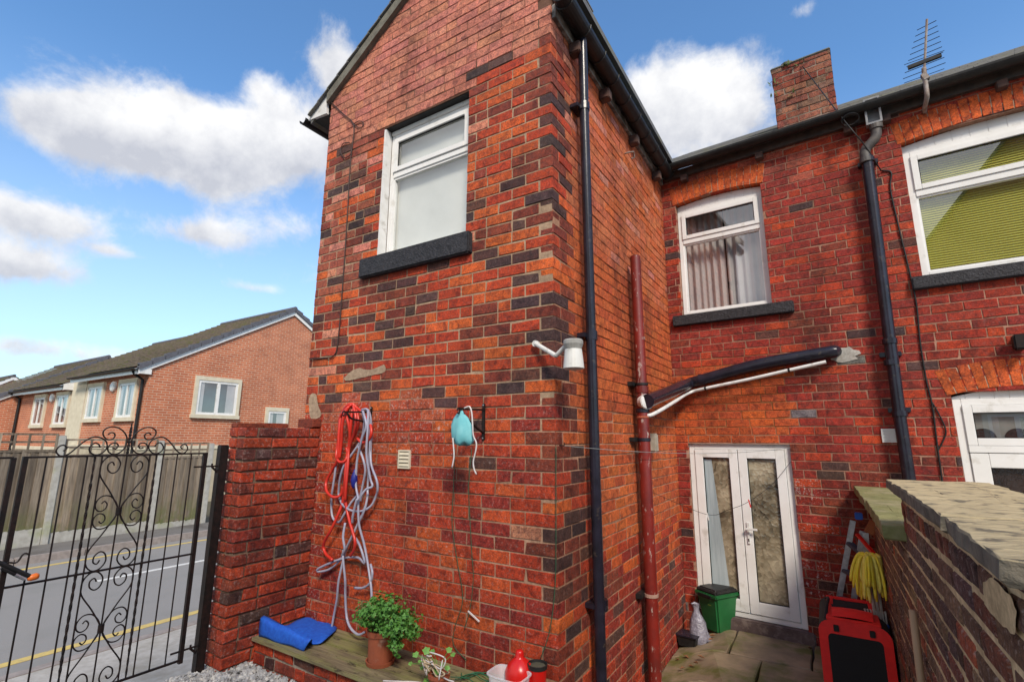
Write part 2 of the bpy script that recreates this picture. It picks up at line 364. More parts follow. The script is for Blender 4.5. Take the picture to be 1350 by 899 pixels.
def bricks(F, parent, courses, openings=(), cuts=(), colfn=None, depth=.1, cham=.003, jit=.0012, proud=.0015, nparts=300, umin=None, umax=None, skip=None, vis=None):
    """courses: list of (z0, z1, [(u0, u1), ...]).  The bricks that show largest become parts, the rest one joined part."""
    lst = []
    for z0, z1, row in courses:
        for (a, b) in row:
            for (u0, u1, c, d) in rect_minus((a, b, z0, z1), openings):
                if u1 - u0 < .018 or d - c < .012: continue
                p = [(u0, c), (u1, c), (u1, d), (u0, d)]
                for ct in cuts: p = clip_poly(p, *ct)
                if len(p) < 3: continue
                cu = sum(q[0] for q in p) / len(p); cz = sum(q[1] for q in p) / len(p)
                if skip and skip(cu, cz): continue
                lst.append((p, cu, cz, (u1 - u0) * (d - c)))
    def rank(t):
        P = F.P(t[1], t[2]); x, y, q = proj(P)
        if q < .02 or not (-15 < x < 1365 and -12 < y < 911): return 0
        if vis and not vis(t[1], t[2], x, y): return 0
        v = CAM - P; return t[3] * max(F.N.dot(v.normalized()), 0) / v.length_squared
    order = sorted(range(len(lst)), key=lambda i: -rank(lst[i])); top = {i for i in order[:nparts] if rank(lst[i]) > 0}
    rest = MB()
    for i, (p, cu, cz, ar) in enumerate(lst):
        col = colfn(cu, cz); mb = MB() if i in top else rest
        brick_mesh(mb, F, p, depth, proud + RND.uniform(-.0022, .0022), cham, col, jit)
        if i in top: mb.build('brick', BRICK, parent, fix=False)
    if rest.v: tag(rest.build('brickwork', BRICK, parent, fix=False), kind='stuff')
def lay(z0, z1, ch, joint, rowfn):
    out = []; k = 0; z = z0
    while z < z1 - .01:
        t = min(z + ch - joint, z1); out.append((z, t, rowfn(k, z, joint))); z += ch; k += 1
    return out
def run(u0, u1, start, lens, joint, jitter=.004):          # fill u0..u1 with bricks of the cyclic lengths, beginning at phase start
    out = []; u = u0 + start; k = 0
    if u > u0 + .02: out.append((u0, u - joint))
    while u < u1 - .012:
        l = lens[k % len(lens)] + RND.uniform(-jitter, jitter); out.append((max(u, u0), min(u + l - joint, u1))); u += l; k += 1
    return out
def var(c, s=.14, e=0.0):
    k = 1 + RND.uniform(-s, s); return (c[0] * k, c[1] * k * (1 + RND.uniform(-.1, .1)), c[2] * k * (1 + RND.uniform(-.1, .1)), e)
B_RED = (.42, .048, .014); B_ORG = (.54, .100, .020); B_BRN = (.22, .040, .020); B_DRK = (.085, .034, .029); B_PNK = (.56, .205, .135)
B_MAR = (.27, .028, .017); B_BUF = (.45, .20, .11)
def dark(): return RND.choice([(.085, .034, .029), (.06, .03, .03), (.115, .040, .030), (.095, .045, .038)])
def pick(ws):
    t = RND.uniform(0, sum(w for w, _ in ws))
    for w, c in ws:
        t -= w
        if t <= 0: return dark() if c is B_DRK else c
    return ws[-1][1]
CH = .0866; ST = .236; HD = .118

# ================================================================== ground, road, pavements
ASPH = pm('asphalt', (.20, .193, .185), (.26, .25, .24), 160, .85, .5, bscale=220, c3=(.21, .205, .195), s3=1.2, bdist=.004)
PAVE = pm('pavement_asphalt', (.12, .112, .105), (.17, .16, .15), 90, .9, .4, c3=(.10, .09, .08), s3=1.5)
CONC = pm('pale_concrete', (.42, .40, .37), (.33, .31, .28), 14, .9, .4, c3=(.25, .23, .19), s3=2.5, lo3=.5, hi3=.75)
KERB = pm('kerb_stone', (.30, .26, .24), (.22, .19, .175), 12, .85, .4)
YEL = pm('yellow_line_paint', (.56, .42, .12), (.46, .35, .14), 18, .8, .2, c3=(.20, .18, .15), s3=14, lo3=.58, hi3=.72)
WLINE = pm('white_line_paint', (.62, .62, .60), (.5, .5, .48), 18, .8, .2)
EARTH = pm('earth', (.09, .075, .05), (.06, .06, .035), 8, .95, .4)
def sheet(name, mat, x0, x1, y0, y1, z, parent=None, n=1):
    m = MB(); m.face([(x0, y0, z), (x1, y0, z), (x1, y1, z), (x0, y1, z)]); return m.build(name, mat, parent, fix=False)
g = sheet('ground', EARTH, -600, 600, -600, 600, -.06); tag(g, kind='structure')
road = tag(box_obj('road', ASPH, None, -9.76, -4.62, -80, 120, -.05, .05), kind='structure')
def line(name, mat, x0, x1, y0, y1): return box_obj(name, mat, road, x0, x1, y0, y1, .052, .055)
yn = onz(200, 823, .05).x; line('yellow_line', YEL, yn - .055, yn + .055, -60, 90)
yf = onz(200, 723, .05).x; line('yellow_line', YEL, yf - .05, yf + .05, -60, 90)
wx = onz(200, 752, .05).x; wy = onz(131, 767, .05).y
for k in range(-2, 9): line('centre_line', WLINE, wx - .05, wx + .05, wy + k * 6, wy + 4 + k * 6)
npv = tag(box_obj('near_pavement', CONC, None, -4.49, -2.62, -80, 120, -.05, .115), kind='structure')
fpv = tag(box_obj('far_pavement', PAVE, None, -10.86, -9.885, -80, 120, -.05, .155), kind='structure')
for k in range(-8, 24):
    y = k * .915
    m = MB(); m.box(-4.617, -4.493, y + .004, y + .911, -.04, .118); m.build('kerb_stone', KERB, npv, bevel=.008)
    m = MB(); m.box(-9.882, -9.757, y + .004, y + .911, -.04, .165); m.build('kerb_stone', KERB, fpv, bevel=.012)
tag(box_obj('far_verge', EARTH, None, -60, -10.9, -80, 120, -.05, .10), kind='structure')

# raised gravel inside the gate
gb = tag(box_obj('gravel_bed', pm('gravel_base', (.20, .19, .18), (.12, .11, .10), 60, .95, .6), None, -2.60, .2, -7, -.475, -.05, .415), kind='structure')
STONE = pm('pebble', (.40, .40, .40), (.24, .235, .23), 9, .75, .2, c3=(.52, .50, .46), s3=23, lo3=.5, hi3=.6)
m = MB(); r = random.Random(8)
OCT = [(1, 0, 0), (-1, 0, 0), (0, 1, 0), (0, -1, 0), (0, 0, 1), (0, 0, -1)]
ico = bmesh.new(); bmesh.ops.create_icosphere(ico, subdivisions=1, radius=1); IV = [v.co.copy() for v in ico.verts]; IFc = [tuple(v.index for v in f.verts) for f in ico.faces]; ico.free()
for k in range(5200):
    x = r.uniform(-2.59, -1.0); y = r.uniform(-1.6, -.48)
    if x > -1.6 and r.random() < .5: continue
    s = r.uniform(.008, .019); e = Matrix.Rotation(r.uniform(0, 6), 3, 'Z') @ Matrix.Rotation(r.uniform(-.6, .6), 3, 'X')
    sc = Vector((s * r.uniform(.8, 1.5), s, s * r.uniform(.5, .8)))
    jt = [1 + r.uniform(-.18, .18) for _ in IV]
    m.add([Vector((x, y, .417 + r.uniform(.0, .022))) + e @ Vector((v.x * sc.x, v.y * sc.y, v.z * sc.z)) * j for v, j in zip(IV, jt)], IFc)
tag(m.build('gravel', STONE, None, fix=False), 'loose pale grey gravel between the gate and the brick ledge', 'gravel', kind='stuff')

# flagged back yard
def floor_z(x):
    t = min(max(x / .45, 0), 1); return .02 + .145 * t * t * (3 - 2 * t)
yb = tag(sheet('yard', EARTH, .0, 1.9, -6, 3.2, .0), kind='structure')
FLAG = pm('worn_flagstone', (.30, .225, .14), (.19, .14, .09), 5, .62, .5, bscale=30, c3=(.12, .12, .03), s3=3.4, lo3=.47, hi3=.62, bdist=.006)
rows = [(-1.2, -.45), (-.45, .35), (.35, 1.05), (1.05, 1.72), (1.72, 2.42), (2.42, 3.06)]
r = random.Random(21)
for j, (y0, y1) in enumerate(rows):
    xs = [0.0]
    while xs[-1] < 1.77: xs.append(min(xs[-1] + r.uniform(.5, .85), 1.78))
    if len(xs) > 2 and xs[-1] - xs[-2] < .25: xs.pop(-2)
    for a, b in zip(xs, xs[1:]):
        m = MB(); g_ = .008; n = 4; top = []; ring = []
        def ed(t, lo, hi): return lo + (hi - lo) * t
        per = [(ed(t / n, a + g_, b - g_), y0 + g_) for t in range(n)] + [(b - g_, ed(t / n, y0 + g_, y1 - g_)) for t in range(n)] + [(ed(t / n, b - g_, a + g_), y1 - g_) for t in range(n)] + [(a + g_, ed(t / n, y1 - g_, y0 + g_)) for t in range(n)]
        dz = r.uniform(-.006, .006)
        per = [(x + r.uniform(-.007, .007), y + r.uniform(-.007, .007)) for x, y in per]
        cx, cy = (a + b) / 2, (y0 + y1) / 2
        o = [Vector((x, y, floor_z(x) + dz - .008)) for x, y in per]; i = [Vector((cx + (x - cx) * .97, cy + (y - cy) * .97, floor_z(x) + dz)) for x, y in per]
        bt = [Vector((x, y, floor_z(x) - .06)) for x, y in per]; k = len(per)
        m.add(i + o + bt, [tuple(range(k))] + [(k + q, k + (q + 1) % k, (q + 1) % k, q) for q in range(k)] + [(2 * k + q, 2 * k + (q + 1) % k, k + (q + 1) % k, k + q) for q in range(k)])
        m.build('flagstone', FLAG, yb, fix=False)

# ================================================================== windows and doors
def bars(mb, F, u0, u1, z0, z1, w, d0, d1, b=None):
    b = b or w
    mb.fbox(F, u0, u0 + w, z0, z1, d0, d1); mb.fbox(F, u1 - w, u1, z0, z1, d0, d1)
    mb.fbox(F, u0 + w, u1 - w, z1 - w, z1, d0, d1); mb.fbox(F, u0 + w, u1 - w, z0, z0 + b, d0, d1)
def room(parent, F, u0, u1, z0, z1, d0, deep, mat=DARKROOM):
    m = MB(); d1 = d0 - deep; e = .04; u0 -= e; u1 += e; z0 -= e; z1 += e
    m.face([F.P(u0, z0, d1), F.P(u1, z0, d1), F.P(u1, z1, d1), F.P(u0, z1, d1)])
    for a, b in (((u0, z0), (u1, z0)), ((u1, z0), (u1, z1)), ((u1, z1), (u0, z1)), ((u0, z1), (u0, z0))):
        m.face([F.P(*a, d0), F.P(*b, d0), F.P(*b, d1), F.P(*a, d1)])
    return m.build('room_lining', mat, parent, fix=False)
def pane(parent, F, u0, u1, z0, z1, d, glass=GLASS):
    m = MB(); m.face([F.P(u0, z0, d), F.P(u1, z0, d), F.P(u1, z1, d), F.P(u0, z1, d)]); return m.build('pane', glass, parent, fix=False)
def sash(parent, F, u0, u1, z0, z1, w, d, glass=GLASS, name='casement'):
    m = MB(); bars(m, F, u0, u1, z0, z1, w, d - .045, d)
    o = m.build(name, UPVC, parent, bevel=.004)
    m = MB(); bars(m, F, u0 + w, u1 - w, z0 + w, z1 - w, .007, d - .026, d - .012); m.build('gasket', GUTTER, parent)
    pane(parent, F, u0 + w - .004, u1 - w + .004, z0 + w - .004, z1 - w + .004, d - .028, glass)
    return o
def curtain(parent, F, u0, u1, z0, z1, d, mat, folds, amp=.02, name='curtain', lean=0):
    m = MB(); n = folds * 8; V = []; Fc = []
    for i in range(n + 1):
        t = i / n; u = u0 + (u1 - u0) * t; dd = d + amp * sin(t * folds * 2 * pi) + amp * .5 * sin(t * folds * 4.7 + 1)
        V += [F.P(u + lean, z0, dd * 1.0), F.P(u, z1, d + (dd - d) * .6)]
    for i in range(n): Fc.append((2 * i, 2 * i + 2, 2 * i + 3, 2 * i + 1))
    m.add(V, Fc); o = m.build(name, mat, parent, fix=False, smooth=True); return o
CURT = pm('lilac_grey_curtain', (.55, .50, .50), (.46, .42, .43), 3, .9, .1)
NET = pm('white_net', (.72, .72, .70), (.62, .62, .60), 3, .9, .1)
BLIND = pm('lime_blind', (.56, .53, .075), (.50, .48, .06), 3, .5, 0)

# ================================================================== rear extension (gable towards us)
ext = thing('rear_extension', 'tall narrow red brick rear extension with gable roof and one upstairs window', 'extension')
EU = -2.63; EV = 3.15; RK = .68; RB = 5.66
WU0, WU1, WZ0, WZ1 = -1.79, -.78, 3.70, 5.0
cutsG = [(-RK, 1, RB - .03 - RK * EU), (RK, 1, RB - .03)]         # under both rakes (EU is negative)
def mcol_g(u, z):
    if z > (5.18 if u > WU1 else 4.97): return (.16, .085, .06)
    if z < 2.45 and -2.35 < u < -.85: return (.36, .17, .11)
    if z < 2.2: return (.40, .24, .16)
    return (.40, .28, .19)
def bcol_g(u, z):
    if z > (5.18 if u > WU1 else 4.97): return var(B_PNK, .09)
    infill = z < 2.42 + .1 * sin(u * 9) and -2.3 < u < -.87
    if infill:
        if z > 2.0: return var(pick([(6, B_RED), (3, (.44, .085, .035)), (1, B_ORG)]), .12, .75)
        if z > 1.3: return var(pick([(5, B_RED), (4, (.50, .080, .018)), (1, B_MAR), (.15, B_BUF)]), .10, .40)
        return var(pick([(6, B_RED), (1.2, B_MAR), (3, (.50, .080, .018))]), .10, .30)
    if z < 2.35:
        if u > -.28: return var(pick([(3, B_MAR), (5, B_RED), (1.2, B_DRK), (.6, B_BUF), (1.5, B_BRN)]), .13, .22)
        if u < -2.2: return var(pick([(4, B_MAR), (4, B_RED), (1, B_BRN)]), .13, .8)
        return var(pick([(7, B_RED), (2, B_MAR), (2.5, (.50, .080, .018)), (.35, B_DRK if z > 1.9 else B_BRN)]), .11, .24)
    if u < -1.95 and z > 3.4: return var(pick([(3, B_BRN), (4, (.33, .085, .045)), (2, B_PNK), (2, B_DRK), (1.5, B_ORG)]), .15, .12)
    return var(pick([(3.4, B_ORG), (4, B_RED), (2.3, B_DRK), (3.2, B_BRN), (.35, B_PNK)]), .15, .1)
Z0 = -.009
def run_left(e, u0, lens, joint, jitter=.004):
    out = []; u = e; k = 0
    while u > u0 + .012:
        l = lens[k % len(lens)] + RND.uniform(-jitter, jitter); out.append((max(u - l + joint, u0), u)); u -= l; k += 1
    return out
def row_g(k, z, j):
    kk = k + 5; pink = z > 4.96; j2 = .006 if pink else (.0095 if z < 2.45 else .0115)
    jj = .001 if pink else .005
    if kk % 2 == 0:
        L = [ST] if kk % 6 else [ST, HD, ST, HD]
        return run_left(0, EU, L, j2, jj)
    L = [ST] if kk % 7 else [ST, HD]
    return run_left(-.106 - j2, EU, L, j2, jj)
cg = []
for z0, z1, row in lay(Z0 + 5 * CH, 6.7, CH, .011, row_g):
    cg.append((z0, z0 + CH - (.006 if z0 > 4.96 else (.0095 if z0 < 2.45 else .0115)), row))
opG = [(WU0, WU1, WZ0, WZ1)]
gw = wall_shell('gable_wall', GAB, EU, -.009, .2, 6.62, opG, .22, mcol_g, ext, cuts=cutsG)
bricks(GAB, gw, cg, opG, cutsG, bcol_g)
# side wall
def mcol_s(v, z):
    if z > 2.25 and v > .30: return (.17, .06, .03)
    return (.40, .22, .14)
def bcol_s(v, z):
    k = int((z - Z0) / CH); tooth = .12 * (k % 2)
    if v < .34 + (tooth if z < 2.3 else 0) + (.28 if z < 2.0 else 0):
        if z > 5.15: return var(B_PNK, .1)
        return var(pick([(3, B_RED), (3, B_DRK if z < 4.8 else B_BRN), (3, B_BRN), (1.5, B_ORG)]), .15, .12)
    if z < .95 + .25 * sin(v * 2.2): return var(pick([(4, B_MAR), (3, B_BRN), (2, B_RED), (1, B_DRK)]), .15, .3)
    if z < 1.25: return var(pick([(3, B_RED), (3, B_ORG), (1, B_MAR)]), .12, .1)
    if z > 3.6: return var(pick([(5, (.52, .14, .055)), (2, (.52, .115, .03)), (1, B_PNK)]), .07, .03)
    return var(pick([(6, (.52, .115, .030)), (2, (.46, .09, .026))]), .07, .03)
def row_s(k, z, j):
    hi = z > 2.25; j2 = .006 if hi else .0125
    if k % 2 == 0: return run(.106 + j2, EV, .0, [ST] if z > 1.2 or k % 4 else [ST, HD], j2, .002)
    return run(0, EV, 0, [ST - .004] if hi or k % 5 else [ST, HD], j2, .002)
cs = [(z0, z0 + CH - ((.0065 if z0 > 2.25 else .0105)), row) for z0, z1, row in lay(Z0, 5.44, CH, .010, row_s)]
sw = wall_shell('side_wall', SID, .009, EV, -.04, 5.42, [], .22, mcol_s, ext)
bricks(SID, sw, cs, (), (), bcol_s)
# far side and inner lining so the extension is a closed building
m = MB(); m.box(EU, EU + .2, .225, EV, .0, 5.42); m.build('far_side_wall', pm('plain_brick', B_RED, B_BRN, 8, .9, .3), ext)
# black bar for the shaded gap at the window head, white reveal boards, window
m = MB(); m.fbox(GAB, WU0, WU1, WZ1 - .006, WZ1 + .02, -.2, -.012); m.build('head_gap_shade', GUTTER, ext)
m = MB(); m.fbox(GAB, WU0, WU0 + .022, WZ0, WZ1 - .01, -.085, -.004); m.build('reveal_board', WHITE, ext)
win = MB(); bars(win, GAB, WU0 + .024, WU1 - .004, WZ0 + .012, WZ1 - .05, .045, -.15, -.085); win.fbox(GAB, WU0 + .07, WU1 - .05, 4.50, 4.555, -.15, -.082)
win.fbox(GAB, WU0 + .03, WU1 - .01, WZ1 - .05, WZ1 - .008, -.15, -.07)
wo = win.build('window', UPVC, ext, bevel=.005)
sash(wo, GAB, WU0 + .069, WU1 - .049, 4.555, WZ1 - .095, .05, -.07, name='top_light')
m = MB(); bars(m, GAB, WU0 + .069, WU1 - .049, WZ0 + .057, 4.50, .018, -.13, -.092); m.build('bead', UPVC, wo)
pane(wo, GAB, WU0 + .085, WU1 - .065, WZ0 + .07, 4.485, -.112)
room(wo, GAB, WU0, WU1, WZ0, WZ1, -.155, 1.6, pm('pale_room', (.62, .60, .58), (.55, .54, .52), 2, .9, 0))
curtain(wo, GAB, WU0 + .03, WU1 - .01, WZ0 + .0, WZ1 - .0, -.165, pm('off_white_reflection', (.80, .80, .77), (.74, .74, .71), 3, .8, .05), 2, .002, 'sky_reflection_sheet')  # added pale sheet, its colour stands in for sky reflected in the pane
for q in ([(455, 497), (470, 486), (490, 487), (506, 481), (508, 490), (490, 495), (474, 499), (458, 502)], [(409, 522), (417, 519), (420, 534), (424, 548), (412, 553), (408, 540)]):
    pp_ = [Vector((*GAB.px(x, y), 0)) for x, y in q]; pp_ = smooth_path(pp_, 4, True); m = MB(); m.face([GAB.P(v.x + RND.uniform(-.004, .004), v.y + RND.uniform(-.004, .004), .0062) for v in pp_], (.42, .31, .22, 0)); m.build('mortar_patch', MORTAR, gw, fix=False)
m = MB(); m.fbox(GAB, -1.962, -.712, 3.52, WZ0 + .004, -.2, .055); m.build('window_sill', SILL, ext, bevel=.012)

# roof of the extension: two slopes of slates along Y, cement verge, eaves
rz = lambda u: RB + RK * (u - EU) if u < EU / 2 else RB - RK * u
roof = MB()
for s in (0, 1):
    a, b = (EU - .30, EU / 2) if s == 0 else (.20, EU / 2)
    za = RB + (RK * (a - EU) if s == 0 else -RK * a); zb = RB + RK * (b - EU)
    for (o1, o2) in ((.0, .06),):
        roof.hexa([(a, -.02, za + o1), (b, -.02, zb + o1), (b, 4.2, zb + o1), (a, 4.2, za + o1), (a, -.02, za + o2), (b, -.02, zb + o2), (b, 4.2, zb + o2), (a, 4.2, za + o2)])
ro = roof.build('roof', SLATE, ext)
VERGE = pm('cement_verge', (.17, .16, .13), (.11, .10, .08), 12, .95, .7, bscale=40)
for s in (0, 1):
    m = MB(); a, b = (EU - .02, EU / 2) if s == 0 else (.02, EU / 2)
    za = RB + (RK * (a - EU) if s == 0 else -RK * a); zb = RB + RK * (b - EU)
    m.hexa([(a, -.05, za - .055), (b, -.05, zb - .055), (b, .06, zb - .055), (a, .06, za - .055), (a, -.05, za + .055), (b, -.05, zb + .055), (b, .06, zb + .055), (a, .06, za + .055)])
    m.build('verge', VERGE, ro)
n = 11
for s in (0, 1):                                           # the slates along the verge, each lapping the one below
    for k in range(n):
        t0, t1 = k / n, (k + 1.12) / n; a, b = (EU - .30, EU / 2) if s == 0 else (.20, EU / 2)
        ua, ub = a + (b - a) * t0, a + (b - a) * min(t1, 1)
        f = lambda u: RB + (RK * (u - EU) if s == 0 else -RK * u)
        m = MB(); za, zb = f(ua) + .078, f(ub) + .064
        m.hexa([(ua, -.07, za), (ub, -.07, zb), (ub, .4, zb), (ua, .4, za), (ua, -.07, za + .014), (ub, -.07, zb + .014), (ub, .4, zb + .014), (ua, .4, za + .014)])
        m.build('slate', SLATE, ro)
# boxed eaves end on the left
e = [GAB.px(x, y) for x, y in ((410, 161), (433.4, 151.5), (433.8, 128), (409.5, 149))]
m = MB(); m.hexa([(u, -.03, z) for u, z in e] + [(u, .0, z) for u, z in e]); m.build('eaves_end_board', WHITE, ext)
eu, ez_ = e[0]; print('eaves', e)
m = MB(); m.box(eu, eu + .02, .002, 3.1, ez_ - .02, ez_ + .14); m.build('fascia', WHITE, ext)
m = MB(); m.box(eu, EU - .002, .002, 3.1, ez_ - .025, ez_ - .005); m.build('soffit', GUTTER, ext)
def gutter(name, parent, a, b, r, mat=GUTTER):
    a, b = Vector(a), Vector(b); t = (b - a).normalized(); x = t.cross(Vector((0, 0, 1))).normalized(); m = MB(); V = []; n = 10
    for P in (a, b):
        for rr in (r, r - .006):
            V += [P + x * rr * cos(pi + pi * k / n) + Vector((0, 0, rr * sin(pi + pi * k / n))) for k in range(n + 1)]
    s = n + 1; Fc = []
    for k in range(n): Fc += [(k, k + 1, 2 * s + k + 1, 2 * s + k), (s + k, 3 * s + k, 3 * s + k + 1, s + k + 1), (k, s + k, s + k + 1, k + 1), (2 * s + k, 2 * s + k + 1, 3 * s + k + 1, 3 * s + k)]
    Fc += [(0, 2 * s, 3 * s, s), (n, s + n, 3 * s + n, 2 * s + n)]
    m.add(V, Fc); return m.build(name, mat, parent)
gutter('gutter', ext, (eu - .065, -.06, ez_ + .02), (eu - .065, 3.1, ez_ + .02), .055)
# right-hand eaves: fascia board, gutter, brackets and rafter feet over the side wall
m = MB(); m.box(.004, .035, .02, 3.08, 5.33, 5.45); m.build('fascia', pm('worn_fascia', (.30, .28, .26), (.08, .07, .06), 9, .7, .3, lo=.4, hi=.55), ext)
gut = gutter('gutter', ext, (.115, -.06, 5.44), (.115, 3.02, 5.44), .075)
for k in range(10):
    m = MB(); y = .02 + k * .33; m.tube([Vector((.115 + .079 * cos(pi + pi * j / 8), y, 5.44 + .079 * sin(pi + pi * j / 8))) for j in range(9)], .006, 5); m.build('gutter_bracket', GUTTER, gut)
CORB = pm('sooty_stone', (.12, .06, .045), (.05, .03, .025), 14, .9, .5)
for v in (.36, 1.02, 1.86, 2.72):
    m = MB(); m.box(.002, .10, v - .045, v + .045, 5.23, 5.33); m.build('corbel', CORB, ext, bevel=.008)

# ================================================================== the terraced house and its neighbour (rear wall)
house = thing('terraced_house', 'red brick terraced house rear with white french doors and curtained upstairs window', 'house')
nbr = thing('terraced_house', 'neighbouring brick terraced house with lime green blind in its upstairs window', 'house')
SPLIT = 2.10
def mcol_b(u, z): return (.30, .12, .05) if (.1 < u < 1.2 and 2.06 < z < 2.95) else (.36, .20, .14)
def bcol_b(u, z):
    if 1.2 < u < 1.5 and .6 < z < 1.75 and RND.random() < .6: return var(pick([(4, B_MAR), (2, B_RED)]), .12, .95)
    if u < 1.17 + .1 * (int((z - Z0) / CH) % 2) and 2.06 < z < 2.92 - .1 * max(0, .7 - u): return var(pick([(6, (.46, .085, .022)), (2, B_ORG)]), .08, .04)
    if z < 1.95 and u > 1.5: return var(pick([(1.6, B_DRK), (5, B_MAR), (3, B_BRN)]), .15, .1)
    if u > SPLIT: return var(pick([(5, (.33, .034, .015)), (3, B_MAR), (1.5, B_RED), (.3, B_DRK)]), .12, .08)
    if z > 4.9: return var(pick([(4, B_RED), (3, (.34, .07, .04)), (2, B_MAR)]), .13, .1)
    return var(pick([(6, (.30, .029, .017)), (4, B_MAR), (2, B_RED), (.35, B_DRK), (1, B_BRN), (.12, (.16, .15, .14))]), .12, .08)
opB = [(.165, 1.145, 3.56, 5.06), (.135, 1.175, .26, 2.055)]
opN = [(2.44, 3.74, 3.62, 5.08), (2.50, 3.46, .26, 2.53)]
def row_b(u0, u1):
    def fn(k, z, j):
        L = [ST] if k % 5 else [HD, ST]
        return run(u0, u1, (0 if k % 2 else -ST / 2) + (.03 if k % 3 == 0 else 0), L, .009, .006)
    return fn
hw = wall_shell('rear_wall', BCK, 0, SPLIT, -.04, 5.44, opB, .24, mcol_b, house)
bricks(BCK, hw, lay(Z0, 5.42, CH, .0095, row_b(0.0, SPLIT - .005)), opB, (), bcol_b, vis=lambda u, z, x, y: not (x > 1120 and y > 690))
nw = wall_shell('rear_wall', BCK, SPLIT, 5.6, -.04, 5.44, opN, .24, mcol_b, nbr)
bricks(BCK, nw, lay(Z0 - .012, 5.42, CH, .0095, row_b(SPLIT + .004, 5.6)), opN, (), bcol_b, vis=lambda u, z, x, y: y < 680)
def arch(parent, F, u0, u1, zs, rise, h, n):
    """segmental arch of soldier bricks, 5 mm proud of the wall"""
    c = (u0 + u1) / 2; w = (u1 - u0) / 2; R = (w * w + rise * rise) / (2 * rise); zc = zs + rise - R; a0 = math.asin(w / R)
    ap = bpy.data.objects.new('arch', None); COL.objects.link(ap); ap.parent = parent
    for k in range(n):
        a, b = -a0 + 2 * a0 * k / n + .004 / R, -a0 + 2 * a0 * (k + 1) / n - .004 / R
        p = [(c + R * sin(a), zc + R * cos(a)), (c + R * sin(b), zc + R * cos(b)), (c + (R + h) * sin(b), zc + (R + h) * cos(b)), (c + (R + h) * sin(a), zc + (R + h) * cos(a))]
        m = MB(); brick_mesh(m, F, p, .11, .006 + RND.uniform(-.001, .001), .003, var(B_ORG, .12, .05), .001); m.build('brick', BRICK, ap, fix=False)
    m = MB(); q = 14                                        # mortar bed under the arch bricks
    for k in range(q):
        a, b = -a0 + 2 * a0 * k / q, -a0 + 2 * a0 * (k + 1) / q
        m.face([F.P(c + x * sin(t), zc + x * cos(t), .0015) for x, t in ((R + .001, a), (R + .001, b), (R + h, b), (R + h, a))], (.40, .28, .2, 0))
        m.face([F.P(c + (R + .001) * sin(t), zc + (R + .001) * cos(t), d) for t, d in ((a, .0015), (b, .0015), (b, -.11), (a, -.11))], (.40, .28, .2, 0))
    m.build('arch_mortar', MORTAR, ap, fix=False)
arch(house, BCK, .135, 1.175, 5.02, .045, .235, 15)
arch(nbr, BCK, 2.41, 3.77, 5.04, .055, .235, 19)
arch(nbr, BCK, 2.47, 3.49, 2.50, .07, .235, 14)
def arched_frame(mb, F, u0, u1, zs, rise, d0, d1, zb):      # white head panel under a segmental arch
    n = 10
    for k in range(n):
        a, b = k / n, (k + 1) / n; f = lambda t: zs + rise * (1 - (2 * t - 1) ** 2)
        ua, ub = u0 + (u1 - u0) * a, u0 + (u1 - u0) * b
        mb.hexa([F.P(ua, zb, d0), F.P(ub, zb, d0), F.P(ub, zb, d1), F.P(ua, zb, d1), F.P(ua, f(a), d0), F.P(ub, f(b), d0), F.P(ub, f(b), d1), F.P(ua, f(a), d1)])
# upstairs window with curtains
w = MB(); bars(w, BCK, .167, 1.143, 3.575, 4.94, .05, -.14, -.065); w.fbox(BCK, .217, 1.093, 4.50, 4.56, -.14, -.06); arched_frame(w, BCK, .167, 1.143, 5.015, .04, -.13, -.075, 4.94)
wo = w.build('window', UPVC, house, bevel=.004)
sash(wo, BCK, .215, 1.095, 4.56, 4.89, .05, -.048, name='top_light')
m = MB(); bars(m, BCK, .217, 1.093, 3.625, 4.50, .016, -.12, -.075); m.build('bead', UPVC, wo)
pane(wo, BCK, .23, 1.08, 3.638, 4.488, -.1)
room(wo, BCK, .165, 1.145, 3.56, 5.06, -.15, 1.5)
curtain(wo, BCK, .20, .66, 3.6, 4.95, -.24, CURT, 6, .022); curtain(wo, BCK, .68, 1.12, 3.6, 4.95, -.235, CURT, 5, .022)
m = MB(); m.fbox(BCK, .06, 1.353, 3.445, 3.572, -.2, .06); m.build('window_sill', SILL, house, bevel=.01)
# neighbour's window with the lime blind
w = MB(); bars(w, BCK, 2.442, 3.738, 3.64, 4.96, .055, -.14, -.065); w.fbox(BCK, 2.497, 3.683, 4.47, 4.535, -.14, -.06); arched_frame(w, BCK, 2.442, 3.738, 5.035, .05, -.13, -.075, 4.96)
wo = w.build('window', UPVC, nbr, bevel=.004)
sash(wo, BCK, 2.495, 3.685, 4.535, 4.905, .055, -.048, name='top_light')
m = MB(); bars(m, BCK, 2.497, 3.683, 3.695, 4.47, .016, -.12, -.075); m.build('bead', UPVC, wo)
pane(wo, BCK, 2.51, 3.67, 3.708, 4.458, -.1)
room(wo, BCK, 2.44, 3.74, 3.62, 5.08, -.15, 1.5)
bl = bpy.data.objects.new('venetian_blind', None); COL.objects.link(bl); bl.parent = wo
z = 3.67
while z < 4.96:
    m = MB(); m.hexa([BCK.P(2.47, z, -.150), BCK.P(3.71, z, -.150), BCK.P(3.71, z + .022, -.162), BCK.P(2.47, z + .022, -.162), BCK.P(2.47, z + .0015, -.149), BCK.P(3.71, z + .0015, -.149), BCK.P(3.71, z + .0235, -.161), BCK.P(2.47, z + .0235, -.161)])
    m.build('slat', BLIND, bl, fix=False); z += .024
m = MB(); m.fbox(BCK, 2.35, 3.9, 3.51, 3.636, -.2, .06); m.build('window_sill', SILL, nbr, bevel=.01)
